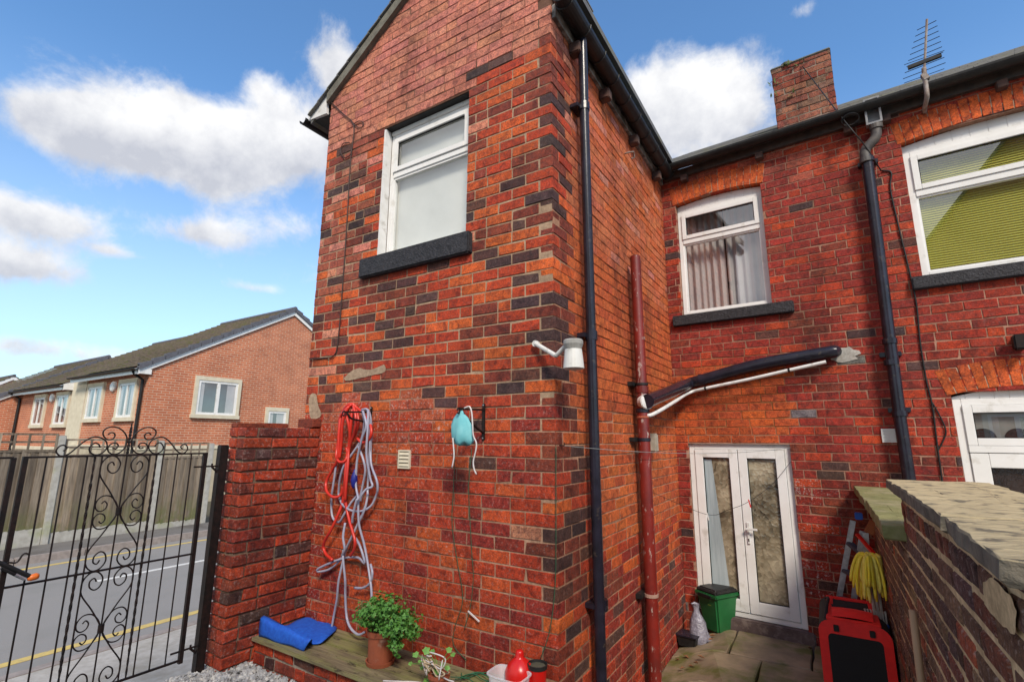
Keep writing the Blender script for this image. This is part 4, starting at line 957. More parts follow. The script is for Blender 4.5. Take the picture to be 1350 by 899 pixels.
for y in posts:
    m = MB(); m.box(FX - .06, FX + .06, y - .055, y + .055, -.05, 2.16 + fz(y)); m.build('concrete_post', FPOST, fence, bevel=.012)
r = random.Random(6)
for a, b in zip(posts, posts[1:]):
    a += .058; b -= .058; zz = fz((a + b) / 2)
    m = MB(); m.box(FX - .02, FX + .025, a, b, .1, .44 + zz); m.build('gravel_board', FPOST, fence, bevel=.006)
    y = a
    while y < b - .02:
        w_ = r.uniform(.118, .13); y1 = min(y + w_, b); m = MB(); t = r.uniform(-.004, .006)
        m.hexa([(FX + .002 + t, y, .435 + zz), (FX + .034 + t, y, .435 + zz), (FX + .012 + t, y1 + .004, .435 + zz), (FX - .002 + t, y1 + .004, .435 + zz), (FX + .002 + t, y, 1.83 + zz), (FX + .034 + t, y, 1.83 + zz), (FX + .012 + t, y1 + .004, 1.83 + zz), (FX - .002 + t, y1 + .004, 1.83 + zz)])
        m.build('fence_board', BOARD, fence); y = y1
    m = MB(); m.box(FX - .025, FX + .035, a, b, 1.80 + zz, 1.845 + zz); m.build('fence_rail', BOARD, fence)
    for z in (1.985, 2.125): m = MB(); m.box(FX - .012, FX + .012, a, b, z + zz - .018, z + zz + .018); m.build('trellis_slat', BOARD, fence)
    n = max(3, round((b - a) / .2))
    for k in range(n + 1):
        y = a + .02 + (b - a - .04) * k / n; m = MB(); m.box(FX + .0125, FX + .03, y - .017, y + .017, 1.845 + zz, 2.143 + zz); m.build('trellis_slat', BOARD, fence)

# ================================================================== modern houses beyond the fence
def house_brick():
    m, nt, b = ntree('modern_brick'); g = nt.nodes.new('ShaderNodeNewGeometry'); s = nt.nodes.new('ShaderNodeSeparateXYZ'); nt.links.new(g.outputs['Position'], s.inputs[0])
    ad = nt.nodes.new('ShaderNodeMath'); nt.links.new(s.outputs[0], ad.inputs[0]); nt.links.new(s.outputs[1], ad.inputs[1]); cb_ = nt.nodes.new('ShaderNodeCombineXYZ'); nt.links.new(ad.outputs[0], cb_.inputs[0]); nt.links.new(s.outputs[2], cb_.inputs[1])
    t = nt.nodes.new('ShaderNodeTexBrick'); nt.links.new(cb_.outputs[0], t.inputs['Vector']); t.inputs['Scale'].default_value = 1; t.inputs['Brick Width'].default_value = .225; t.inputs['Row Height'].default_value = .075; t.inputs['Mortar Size'].default_value = .009
    t.inputs['Color1'].default_value = (.50, .155, .070, 1); t.inputs['Color2'].default_value = (.38, .105, .048, 1); t.inputs['Mortar'].default_value = (.50, .34, .24, 1); t.inputs['Bias'].default_value = -.1
    c = mix(nt, 1.0, t.outputs['Color'], ramp(nt, add_noise(nt, 1.3, 5), [(.3, (.82, .80, .8)), (.65, (1.1, 1.1, 1.1))]), 'MULTIPLY')
    nt.links.new(c, b.inputs['Base Color']); b.inputs['Roughness'].default_value = .9; add_bump(nt, b, t.outputs['Fac'], -.4, .01); return m
HBR = house_brick()
BUFF = pm('buff_stone', (.62, .56, .43), (.54, .48, .36), 6, .9, .4, bscale=12)
RTILE = pm('mossy_roof_tile', (.16, .12, .085), (.085, .066, .05), 7, .9, .6, c3=(.10, .095, .03), s3=2.2, lo3=.48, hi3=.66)
VTILE = pm('grey_verge_tile', (.11, .11, .13), (.08, .08, .095), 9, .7, .2)
HX = -15.27; HY = 3.65
def hwin(par, F, u0, u1, z0, z1, n):
    b = .13
    m = MB(); m.fbox(F, u0, u1, z1 - b, z1, -.05, .075); m.fbox(F, u0 - .03, u1 + .03, z0, z0 + b * .9, -.05, .09); m.fbox(F, u0, u0 + b * .8, z0 + b * .9, z1 - b, -.05, .074); m.fbox(F, u1 - b * .8, u1, z0 + b * .9, z1 - b, -.05, .074)
    sr = m.build('window_surround', BUFF, par)
    a, c, d, e = u0 + b * .8, u1 - b * .8, z0 + b * .9, z1 - b
    m = MB(); bars(m, F, a, c, d, e, .07, .002, .058)
    for k in range(1, n): q = a + (c - a) * k / n; m.fbox(F, q - .05, q + .05, d + .07, e - .07, .002, .057)
    m.build('window_frame', UPVC, sr)
    for k in range(n):
        p, q = a + (c - a) * k / n, a + (c - a) * (k + 1) / n; pane(sr, F, p + .05, q - .05, d + .06, e - .06, .04)
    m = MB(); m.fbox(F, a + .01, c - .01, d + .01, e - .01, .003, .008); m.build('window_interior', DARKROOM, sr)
    for s in (0, 1):
        m = MB(); uu = (c - .34, c - .06) if s else (a + .06, a + .20); m.fbox(F, uu[0], uu[1], d + .05, e - .05, .010, .022); m.build('curtain', CURT, sr)
def mod_house(label, x0, x1, y0, ym, ez, rzz, zb=.0, verge=True, tiles=22):
    h = thing('modern_house', label, 'house', group='modern brick houses across the road'); y1 = 2 * ym - y0; k = (rzz - ez) / (ym - y0)
    m = MB(); P = [(y0, zb), (y1, zb), (y1, ez), (ym, rzz), (y0, ez)]; n = 5
    m.add([(x, y, z) for x in (x0, x1) for y, z in P], [tuple(range(n)), tuple(range(2 * n - 1, n - 1, -1))] + [(i, (i + 1) % n, n + (i + 1) % n, n + i) for i in range(n)]); m.build('wall', HBR, h)
    ro = MB(); ov = .32
    for s in (0, 1):
        for j in range(tiles):
            t0, t1 = j / tiles, (j + 1.25) / tiles; f = lambda t: (y0 - ov + (ym - y0 + ov) * t, ez - ov * k + (rzz - ez + ov * k) * t + .1)
            (ya, za), (yb, zb_) = f(t0), f(min(t1, 1)); za += .06
            if s: ya, yb = 2 * ym - ya, 2 * ym - yb
            ro.hexa([(x0 - .02, ya, za - .03), (x1 + .08, ya, za - .03), (x1 + .08, yb, zb_ - .03), (x0 - .02, yb, zb_ - .03), (x0 - .02, ya, za + .01), (x1 + .08, ya, za + .01), (x1 + .08, yb, zb_ + .01), (x0 - .02, yb, zb_ + .01)])
    r_ = ro.build('roof', RTILE, h); tag(r_, kind='stuff')
    m = MB(); m.tube([(x0, ym, rzz + .13), (x1 + .08, ym, rzz + .13)], .09, 8); m.build('ridge_tile', VTILE, h)
    m = MB(); a = (y0 - ov, ez - ov * k)
    for s in (0, 1):
        yy = lambda y: 2 * ym - y if s else y
        m.hexa([(x1 + .02, yy(a[0]), a[1] - .12), (x1 + .02, yy(ym), rzz - .12), (x1 + .06, yy(ym), rzz - .12), (x1 + .06, yy(a[0]), a[1] - .12), (x1 + .02, yy(a[0]), a[1] + .09), (x1 + .02, yy(ym), rzz + .09), (x1 + .06, yy(ym), rzz + .09), (x1 + .06, yy(a[0]), a[1] + .09)])
    m.build('bargeboard', UPVC, h)
    m = MB(); m.box(x1 - .002, x1 + .058, y0 - ov, y0 + .02, ez - .28, a[1] + .05); m.box(x0, x1 + .01, y0 - ov, y0 - ov + .03, ez - ov * k - .10, ez - ov * k + .07); m.build('fascia', UPVC, h)
    gutter('gutter', h, (x0, y0 - ov - .06, ez - ov * k + .06), (x1 + .06, y0 - ov - .06, ez - ov * k + .06), .06)
    if verge:
        for s in (0, 1):
            nn = 15
            for j in range(nn):
                f = lambda t: (y0 - ov + (ym - y0 + ov) * t, ez - ov * k + (rzz - ez + ov * k) * t + .1); (ya, za), (yb, zb_) = f(j / nn), f((j + .95) / nn)
                if s: ya, yb = 2 * ym - ya, 2 * ym - yb
                m = MB(); m.hexa([(x1 - .05, ya, za - .08), (x1 + .11, ya, za - .08), (x1 + .11, yb, zb_ - .08), (x1 - .05, yb, zb_ - .08), (x1 - .05, ya, za + .105), (x1 + .11, ya, za + .105), (x1 + .11, yb, zb_ + .05), (x1 - .05, yb, zb_ + .05)]); m.build('verge_tile', VTILE, r_)
    return h
HG = Frame((HX, 0, 0), (0, 1, 0), (1, 0, 0)); HF = Frame((0, HY, 0), (1, 0, 0), (0, -1, 0))
hA = mod_house('modern brick house with grey verge tiles, gable end window facing the road', -20.4, HX, HY, 8.12, 4.18, 6.78)
hwin(hA, HG, 4.91, 6.38, 2.68, 4.01, 2); hwin(hA, HG, 7.35, 8.24, 2.2, 3.14, 1)
hwin(hA, HF, -17.15, -15.85, 2.55, 3.84, 2); hwin(hA, HF, -19.6, -18.25, 2.55, 3.84, 2)
m = MB(); m.box(HX - 5.1, HX + .045, HY - .045, 12.6, -.0, 1.72); m.build('stone_base', pm('buff_block', (.47, .41, .30), (.36, .31, .22), 3, .9, .5, bscale=9), hA)
m = MB(); m.box(HX - 5.1, HX + .07, HY - .07, 12.62, 1.72, 1.84); m.build('string_course', BUFF, hA)
m = MB(); m.tube([(HX - .22, HY - .36, 4.02), (HX - .22, HY - .30, 3.9), (HX - .22, HY - .07, 3.75), (HX - .22, HY - .07, 0)], .045, 8); m.build('downpipe', GUTTER, hA)
m = MB(); m.box(-21.0, -19.78, HY - .04, HY + .1, 0, 3.98); m.build('stone_panel', BUFF, hA)
m = MB(); m.lathe((0, 0, 0), [(.17, 0), (.17, .05), (.13, .08), (0, .085)], 16); al = m.build('alarm_box', UPVC, hA); al.rotation_euler = (pi / 2, 0, 0); al.location = (-17.62, HY - .002, 3.66)
hB = mod_house('modern brick house joined on at a lower roofline beside the stone panel', -26.7, -21.02, HY, 8.12, 3.98, 6.5, verge=False)
hwin(hB, HF, -22.45, -21.1, 2.40, 3.68, 2); hwin(hB, HF, -24.8, -23.5, 2.40, 3.68, 2)
m = MB(); m.tube([(-26.55, HY - .36, 3.8), (-26.55, HY - .07, 3.6), (-26.55, HY - .07, 0)], .05, 8); m.build('downpipe', GUTTER, hB)
m = MB(); m.box(-26.6, -21.0, HY - .045, HY + .1, 0, 1.6); m.build('stone_base', MATS['buff_block'], hB)
m = MB(); m.box(-26.6, -21.0, HY - .06, HY + .1, 1.6, 1.72); m.build('string_course', BUFF, hB)
m = MB(); m.lathe((0, 0, 0), [(.16, 0), (.16, .05), (.12, .08), (0, .085)], 16); al = m.build('alarm_box', UPVC, hB); al.rotation_euler = (pi / 2, 0, 0); al.location = (-22.95, HY - .002, 3.5)
p1, p2 = onx(0, 524, -26.72), onx(142, 474, -26.72)
ky = (p2.z - p1.z) / (p2.y - p1.y); y0 = p1.y - 2.2
hC = mod_house('modern brick house set forward with a blank gable end beyond the lower roof', -33.5, -26.72, y0, p2.y, p1.z - 2.2 * ky, p2.z, tiles=26)
p1, p2 = onx(-40, 520, -40), onx(18, 498, -40); ky = (p2.z - p1.z) / (p2.y - p1.y)
hD = mod_house('farthest modern brick house, only its roof tip showing above the others', -46, -40, p1.y - 1, p2.y, p1.z - ky, p2.z, verge=False, tiles=14)

# ================================================================== boundary wall on the right
RW = thing('boundary_wall', 'sooty old brick yard wall with thick uneven stone copings', 'wall')
RX = 1.79; RFm = Frame((RX, 0, 0), (0, 1, 0), (-1, 0, 0)); YS = .36; ZL, ZH = 1.60, 1.858
yE = 2.97
def rcol(u, z): return var(pick([(4, (.15, .08, .052)), (3, (.10, .056, .048)), (2.2, (.20, .065, .04)), (.8, (.32, .08, .038)), (2, (.21, .13, .072))]), .24, .5)
m = MB(); mc = (.66, .51, .30, 0)
m.box(RX + .002, RX + .24, -4.5, YS, .0, ZH, mc); m.box(RX + .002, RX + .24, YS, yE, .0, ZL, mc); rc = m.build('wall_core', MORTAR, RW)
def rrow(u0, u1): return lambda k, z, j: run(u0, u1, (0, -.115, -.06)[k % 3], [ST] if k % 4 else [HD], .017, .014)
bricks(RFm, rc, [c for c in lay(.02, ZH - .006, .0855, .018, rrow(-4.4, YS))], (), (), rcol, cham=.007, jit=.005, proud=.004, depth=.09, vis=lambda u, z, x, y: True)
bricks(RFm, rc, [c for c in lay(.02, ZL - .006, .0855, .018, rrow(YS + .012, yE))], (), (), rcol, cham=.007, jit=.005, proud=.004, depth=.09, nparts=160)
SF = Frame((RX, YS, 0), (1, 0, 0), (0, 1, 0))              # brick ends where the wall steps down
bricks(SF, rc, lay(ZL + .0, ZH - .006, .09, .014, lambda k, z, j: [(.0, .105), (.118, .225)]), (), (), rcol, cham=.006, jit=.004, depth=.08)
COP = pm('weathered_coping_stone', (.54, .43, .25), (.38, .30, .17), 9, .9, .8, bscale=22, c3=(.17, .14, .09), s3=12, lo3=.52, hi3=.62, bdist=.02, stretch=(1, 3, 1))
COPM = pm('mossy_coping_stone', (.22, .21, .085), (.15, .15, .055), 6, .9, .8, bscale=24, c3=(.30, .26, .16), s3=5, lo3=.5, hi3=.7, bdist=.015)
def dark_sides(m):                                        # side faces of the slabs mixed darker than the tops, by surface normal
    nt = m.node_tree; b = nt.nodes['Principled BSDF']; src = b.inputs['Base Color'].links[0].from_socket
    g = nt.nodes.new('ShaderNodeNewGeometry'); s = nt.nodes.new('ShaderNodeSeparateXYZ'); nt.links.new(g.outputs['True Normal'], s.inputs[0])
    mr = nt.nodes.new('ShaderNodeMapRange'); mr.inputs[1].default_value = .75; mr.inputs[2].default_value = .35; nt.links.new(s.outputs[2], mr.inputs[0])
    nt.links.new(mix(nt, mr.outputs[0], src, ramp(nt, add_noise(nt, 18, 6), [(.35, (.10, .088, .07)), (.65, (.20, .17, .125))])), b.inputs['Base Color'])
dark_sides(COP)
def coping(name, mat, outline, z0, z1, seed):
    """rough stone slab: outline (x, y) subdivided and jittered, top gently uneven"""
    r = random.Random(seed); pts = []
    for i in range(len(outline)):
        a, b = Vector(outline[i]), Vector(outline[(i + 1) % len(outline)]); n = max(1, int((b - a).length / .07))
        for k in range(n): q = a.lerp(b, k / n); pts.append((q.x + r.uniform(-.005, .005), q.y + r.uniform(-.005, .005)))
    n = len(pts); cx = sum(p[0] for p in pts) / n; cy = sum(p[1] for p in pts) / n; m = MB()
    T2_ = [Vector((cx + (x - cx) * .45, cy + (y - cy) * .6, z1 + r.uniform(-.002, .003))) for x, y in pts]
    T1_ = [Vector((cx + (x - cx) * .98, cy + (y - cy) * .993, z1 + r.uniform(-.003, .002))) for x, y in pts]
    E_ = [Vector((x, y, z1 - .005 + r.uniform(-.004, .002))) for x, y in pts]; Bm = [Vector((x + r.uniform(-.005, .005), y, z0 + .008 + r.uniform(-.004, .004))) for x, y in pts]; B2 = [Vector((cx + (x - cx) * .96, cy + (y - cy) * .99, z0)) for x, y in pts]
    rr = [T2_, T1_, E_, Bm, B2]; m.add([v for q in rr for v in q], [tuple(range(n))] + [(k * n + i, k * n + (i + 1) % n, (k + 1) * n + (i + 1) % n, (k + 1) * n + i) for k in range(4) for i in range(n)] + [tuple(4 * n + i for i in reversed(range(n)))])
    return m.build(name, mat, RW)
xl = RX - .045
coping('coping_stone', COPM, [(1.70, YS + .03), (2.05, YS + .03), (2.08, 1.7), (1.70, 1.70)], ZL, ZL + .075, 1)
coping('coping_stone', COPM, [(1.69, 1.715), (2.08, 1.715), (2.07, yE), (1.68, yE)], ZL, ZL + .07, 2)
c_ = [onz(x, y, ZH + .06) for x, y in ((1172, 632), (1203, 656), (1252, 683), (1331, 731))]
print('coping', [tuple(round(v, 2) for v in p) for p in c_], [tuple(round(v, 2) for v in onz(x, y, ZH + .06)) for x, y in ((1265, 634), (1350, 672))])
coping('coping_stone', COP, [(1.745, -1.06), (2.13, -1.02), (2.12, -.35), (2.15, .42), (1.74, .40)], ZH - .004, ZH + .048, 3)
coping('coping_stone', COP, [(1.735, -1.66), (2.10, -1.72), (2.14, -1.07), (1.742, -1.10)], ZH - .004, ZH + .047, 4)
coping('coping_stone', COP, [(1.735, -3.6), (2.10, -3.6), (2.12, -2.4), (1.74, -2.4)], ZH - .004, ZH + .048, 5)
ys_, zs_ = RFm.px(1310, 790)
m = MB(); pts = [RFm.px(x, y, .008) for x, y in ((1297, 766), (1310, 763), (1335, 785), (1342, 805), (1340, 838), (1325, 826), (1300, 798))]
m.face([RFm.P(v.x, v.y, .0105) for v in [q + Vector((RND.uniform(-.004, .004), RND.uniform(-.004, .004), 0)) for i in range(len(pts)) for q in (Vector((*pts[i], 0)), Vector((*pts[i], 0)).lerp(Vector((*pts[(i + 1) % len(pts)], 0)), .35), Vector((*pts[i], 0)).lerp(Vector((*pts[(i + 1) % len(pts)], 0)), .7))]], (.56, .43, .25, 0)); m.build('render_patch', MORTAR, rc, fix=False)
m = MB(); m.box(2.1, 9, -6, 2.8, -.05, .02); tag(m.build('neighbouring_yard', CONC, None), kind='structure')

bk = thing('brick_house', 'tall brick gable house behind the yard, mirrored in the lime blind window', 'house')
m = MB(); P_ = [(3.0, 0), (9.5, 0), (9.5, 7.6), (6.25, 11.6), (3.0, 7.6)]
m.add([(x, y, z) for y in (-9, -15) for x, z in P_], [tuple(range(5)), tuple(range(9, 4, -1))] + [(i, (i + 1) % 5, 5 + (i + 1) % 5, 5 + i) for i in range(5)]); m.build('wall', HBR, bk)
for s in (0, 1):
    a, b = (2.72, 6.25) if s == 0 else (9.78, 6.25); m = MB(); za = 7.26; m.hexa([(a, -8.85, za), (b, -8.85, 11.62), (b, -15.1, 11.62), (a, -15.1, za), (a, -8.85, za + .1), (b, -8.85, 11.74), (b, -15.1, 11.74), (a, -15.1, za + .1)]); m.build('roof', SLATE, bk)
BF = Frame((0, -9, 0), (1, 0, 0), (0, 1, 0))
for a, z in ((3.6, 1.2), (6.6, 1.2), (3.6, 4.6), (6.6, 4.6)): hwin(bk, BF, a, a + 1.3, z, z + 1.7, 2)

# ================================================================== fixtures on the gable
PLAS = pm('stained_white_plastic', (.68, .67, .64), (.58, .57, .53), 8, .45, .1, c3=(.25, .24, .20), s3=11, lo3=.55, hi3=.7)
lamp = thing('outdoor_lamp', 'white cone shaped outdoor lamp on a bent arm at the corner of the gable', 'lamp')
LP = Vector((.135, -.14, 0)); zt, zb_ = ony(755, 448, -.14).z, ony(755, 487, -.14).z; LP.x = ony(756, 470, -.14).x
m = MB(); a0 = GAB.P(*GAB.px(706, 453, .02), .02); el_ = ony(733, 469, -.11); m.tube([a0, el_], .016, 10); m.tube([el_, Vector((LP.x - .035, LP.y, zt - .02))], .015, 10); m.build('arm', PLAS, lamp, bevel=.003)
m = MB(); m.tube([GAB.P(a0.x, a0.z, -.01), GAB.P(a0.x, a0.z, .03)], .022, 12); m.build('wall_plate', PLAS, lamp)
m = MB(); m.lathe((LP.x, LP.y, zt - .06), [(.052, 0), (.063, .03), (.063, .052), (.056, .06)], 20); m.build('lamp_cap', pm('grubby_grey_plastic', (.36, .35, .33), (.24, .23, .21), 14, .6, .2), lamp)
m = MB(); m.lathe((LP.x, LP.y, zb_), [(.050, 0), (.066, .006), (.062, .05), (.054, zt - zb_ - .062)], 20); m.build('lamp_shade', PLAS, lamp)

vent = thing('air_vent', 'cream plastic louvred air vent on the gable wall between hose and bag', 'vent')
(va, vb), (vc, vd) = GAB.px(526, 617), GAB.px(542.5, 593)
CREAM = pm('cream_plastic', (.62, .55, .42), (.52, .46, .34), 9, .5, .1)
m = MB(); bars(m, GAB, va, vc, vb, vd, .012, -.01, .018); m.fbox(GAB, va + .01, vc - .01, vb + .01, vd - .01, -.01, .004); m.build('vent_frame', CREAM, vent)
for k in range(4):
    z = vb + .016 + k * (vd - vb - .03) / 4; m = MB(); m.hexa([GAB.P(va + .013, z, .018), GAB.P(vc - .013, z, .018), GAB.P(vc - .013, z + .02, .006), GAB.P(va + .013, z + .02, .006), GAB.P(va + .013, z + .006, .02), GAB.P(vc - .013, z + .006, .02), GAB.P(vc - .013, z + .026, .008), GAB.P(va + .013, z + .026, .008)]); m.build('louvre', CREAM, vent)
vent = thing('air_vent', 'white plastic louvred vent on the rear wall beside the black downpipe', 'vent')
(va, vb), (vc, vd) = BCK.px(1163.5, 583), BCK.px(1187, 565)
m = MB(); bars(m, BCK, va, vc, vb, vd, .014, -.01, .02); m.fbox(BCK, va + .01, vc - .01, vb + .01, vd - .01, -.01, .006); m.build('vent_frame', UPVC, vent)
for k in range(3):
    z = vb + .018 + k * (vd - vb - .03) / 3; m = MB(); m.fbox(BCK, va + .014, vc - .014, z, z + .022, .006, .017); m.build('louvre', UPVC, vent)

def basket_bracket(label, top, bot, tip):
    b = thing('wall_bracket', label, 'bracket'); u0, z0 = GAB.px(*top); u1, z1 = GAB.px(*bot)
    m = MB(); m.fbox(GAB, u0 - .013, u0 + .013, z1, z0, .0, .012); m.build('wall_plate', IRON, b, bevel=.004)
    t = onx(tip[0], tip[1], u0); m = MB(); m.beam((u0, 0, z0 - .045), t, .012, .014); m.build('arm', IRON, b)
    m = MB(); m.tube(smooth_path([Vector((u0, -.01, z1 + .05)), Vector((u0, t.y * .35, z1 + .09)), Vector((u0, t.y * .75, t.z - .05)), Vector((u0, t.y * .93, t.z - .008))], 6), .008, 6); m.build('brace', IRON, b, smooth=True)
    m = MB(); m.tube([t + Vector((0, .012 * cos(a) - .012, .018 * sin(a) - .012)) for a in [pi * k / 8 for k in range(-6, 9)]], .006, 6); m.build('curl', IRON, b)
    for z in (z0 - .012, z1 + .012):
        m = MB(); m.lathe((0, 0, 0), [(.006, 0), (.006, .003), (.0, .005)], 8); s = m.build('screw', ALU, b); s.rotation_euler = (pi / 2, 0, 0); s.location = GAB.P(u0, z, .012)
    return t
t2 = basket_bracket('black iron wall bracket holding the turquoise drawstring bag', (638.5, 532), (639, 580), (606, 539))
t1 = basket_bracket('black iron wall bracket with the coiled hoses hung over it', (490.5, 536), (490.5, 570), (455, 543))

# turquoise bag
bag = thing('drawstring_bag', 'turquoise drawstring bag hanging from the gable wall bracket', 'bag')
TEAL = pm('turquoise_cloth', (.12, .42, .46), (.22, .55, .58), 9, .8, .2)
yb_ = t2.y + .02; m = MB(); prof = [(541, 607.5, 2), (545, 607, 4), (551, 608, 8.5), (560, 609, 12.5), (570, 610, 14), (578, 610.5, 14), (583, 611, 12.5), (585.5, 612, 7)]; V = []; sg = 22
for py, cx, hwd in prof:
    c0_ = ony(cx, py, yb_); hw2 = (ony(cx + hwd, py, yb_) - c0_).length
    for k in range(sg): a = 2 * pi * k / sg; f = 1 + .12 * sin(a * 5 + py * .05) + .09 * sin(a * 9 + py * .13); V.append(c0_ + Vector((hw2 * cos(a) * f, hw2 * .42 * sin(a) * f, .012 * sin(a * 4) * (py > 575))))
n = len(prof); m.add(V, [(i * sg + k, i * sg + (k + 1) % sg, (i + 1) * sg + (k + 1) % sg, (i + 1) * sg + k) for i in range(n - 1) for k in range(sg)] + [tuple(range(sg)), tuple((n - 1) * sg + k for k in reversed(range(sg)))])
m.build('pouch', TEAL, bag, smooth=True)
STR = pm('white_cord', (.68, .62, .60), None, 9, .8, 0)
for pts in ([(597, 577), (598, 590), (598.5, 602), (596, 616)], [(612, 538), (619, 536), (622, 545), (623, 560), (624, 574), (628, 584), (627, 595), (624, 608), (625, 618), (628, 625)]):
    m = MB(); m.tube(smooth_path([ony(x, y, yb_ - .03) for x, y in pts], 5), .005, 6); m.build('cord', STR, bag, smooth=True)
m = MB(); m.tube([ony(607.5, 541, yb_), t2 + Vector((0, .01, -.005))], .004, 5); m.build('tie', TEAL, bag)
GSTR = pm('green_string', (.03, .10, .05), None, 9, .8, 0)
for k, (lab, pts) in enumerate((('thin green string trailing down the gable below the bag', [(622, 592), (618, 640), (620, 690), (622, 730), (624, 760), (620, 800), (612, 830)]), ('second green string looping down to the plant cords', [(600, 590), (598, 640), (596, 690), (603, 740), (610, 790), (600, 825), (598, 850), (615, 870)]), ('green string hanging from the clothes line hook at the gable corner', [(742, 588), (740, 640), (735, 700), (732, 770), (725, 830), (712, 870)]))):
    m = MB(); m.tube(smooth_path([GAB.P(*GAB.px(min(x, 733), y, .012), .012) for x, y in pts], 6), .0028, 5); tag(m.build('string', GSTR, None, smooth=True), lab, 'string')
m = MB(); m.beam(GAB.P(*GAB.px(617, 805, .02), .02), GAB.P(*GAB.px(632, 819, .02), .02), .008, .008); tag(m.build('clothes_peg', STR, None), 'white peg clipped on the string low on the gable', 'peg')

# hoses
RH = pm('red_hose', (.62, .035, .02), (.50, .03, .02), 6, .35, .05); GH = pm('grey_blue_hose', (.27, .27, .36), (.38, .37, .44), 5, .35, .05)
c4 = lambda a, b: (410 + a / 6.425, 520 + b / 6.425)
c5 = lambda a, b: (410 + a / 6.425, 650 + b / 6.425)
def strands(name, label, mat, lists, r, seed):
    rr = random.Random(seed); h = thing(name, label, 'hose')
    for L_ in lists:
        d = rr.uniform(.05, .12); pts = [GAB.P(*GAB.px(x, y, d + .018 * sin(i * 1.3)), d + .018 * sin(i * 1.3)) for i, (x, y) in enumerate(L_)]
        m = MB(); m.tube(smooth_path(pts, 6), r, 8); m.build('hose_length', mat, h, smooth=True)
    return h
rl = [[c4(*p) for p in ((260, 160), (300, 100), (345, 80), (390, 115), (450, 170), (500, 250), (510, 330), (480, 395), (430, 405), (390, 370))],
      [c4(*p) for p in ((345, 85), (290, 130), (245, 200), (240, 330), (225, 430), (215, 520), (240, 570), (290, 560), (310, 500), (300, 450))],
      [c4(*p) for p in ((330, 95), (300, 170), (320, 260), (330, 360), (315, 460), (300, 560), (290, 700), (280, 800))] + [c5(*p) for p in ((275, 30), (262, 95), (230, 180), (170, 310), (118, 400), (105, 460), (130, 520), (182, 565))],
      [c4(*p) for p in ((252, 180), (236, 330), (225, 540), (180, 640), (132, 730), (130, 810), (170, 860), (220, 868), (255, 840), (270, 780))],
      [c4(*p) for p in ((360, 95), (380, 200), (370, 300), (340, 400), (320, 470), (312, 600), (298, 760), (290, 880))] + [c5(*p) for p in ((292, 60), (310, 170), (345, 300), (372, 400), (368, 470), (335, 530))],
      [c4(*p) for p in ((350, 88), (342, 200), (332, 330), (318, 450), (305, 640), (296, 830))] + [c5(285, 60), c5(300, 130), c5(335, 250), c5(362, 360)],
      [c4(*p) for p in ((380, 105), (402, 230), (372, 340), (330, 420), (318, 470))], [c4(*p) for p in ((320, 100), (280, 180), (262, 300), (256, 420), (240, 540))]]
gl = [[c4(*p) for p in ((430, 130), (478, 128), (505, 200), (510, 330), (505, 480), (512, 600), (555, 720), (565, 800))] + [c5(*p) for p in ((552, 20), (510, 105), (430, 150), (340, 145), (270, 100), (236, 20))] + [c4(*p) for p in ((236, 800), (246, 710), (280, 600), (350, 500), (410, 410), (440, 330), (450, 220), (430, 140))],
      [c4(*p) for p in ((460, 120), (495, 190), (500, 400), (490, 600), (480, 800))] + [c5(*p) for p in ((478, 30), (450, 150), (390, 280), (340, 380), (290, 500), (260, 620), (232, 760), (220, 890))] + [(440, 812), (434, 845)],
      [c4(*p) for p in ((400, 440), (440, 540), (460, 640), (440, 760), (412, 880))] + [c5(*p) for p in ((404, 50), (400, 150), (410, 280), (450, 430), (482, 600), (508, 780), (516, 900))],
      [c4(*p) for p in ((232, 430), (212, 600), (185, 790))] + [c5(*p) for p in ((172, 60), (182, 200), (235, 245), (280, 180), (340, 80), (400, 10))],
      [c5(*p) for p in ((380, 380), (420, 460), (455, 590), (400, 545), (300, 545), (200, 575), (62, 638), (70, 662), (160, 640), (250, 560), (290, 480), (350, 360), (410, 230), (470, 90))],
      [c5(*p) for p in ((275, 480), (272, 560), (290, 740), (291, 860))] + [(457, 812), (462, 827), (472, 836), (481, 833)],
      [c4(*p) for p in ((440, 140), (468, 260), (430, 380), (390, 560), (380, 760), (400, 880))] + [c5(385, 60), c5(355, 190), c5(350, 250)],
      [c4(*p) for p in ((485, 130), (480, 300), (470, 500), (500, 700), (520, 775), (470, 800), (430, 850), (420, 899))],
      [c5(*p) for p in ((290, 250), (272, 370), (285, 470), (262, 530))], [c5(*p) for p in ((505, 600), (520, 680), (500, 760), (440, 800), (370, 800))]]
strands('garden_hose', 'red garden hose looped in a bundle over the iron bracket', RH, rl, .012, 3)
h2 = strands('garden_hose', 'grey blue garden hose tangled beneath the red one', GH, gl, .0095, 4)
p = GAB.P(*GAB.px(467, 632, .1), .1); m = MB(); m.lathe(p + Vector((0, 0, -.07)), [(.008, 0), (.02, .02), (.028, .06), (.024, .10), (.01, .135), (.008, .15)], 14); m.build('nozzle', pm('blue_plastic', (.015, .02, .22), None, 6, .4, 0), h2, smooth=True)

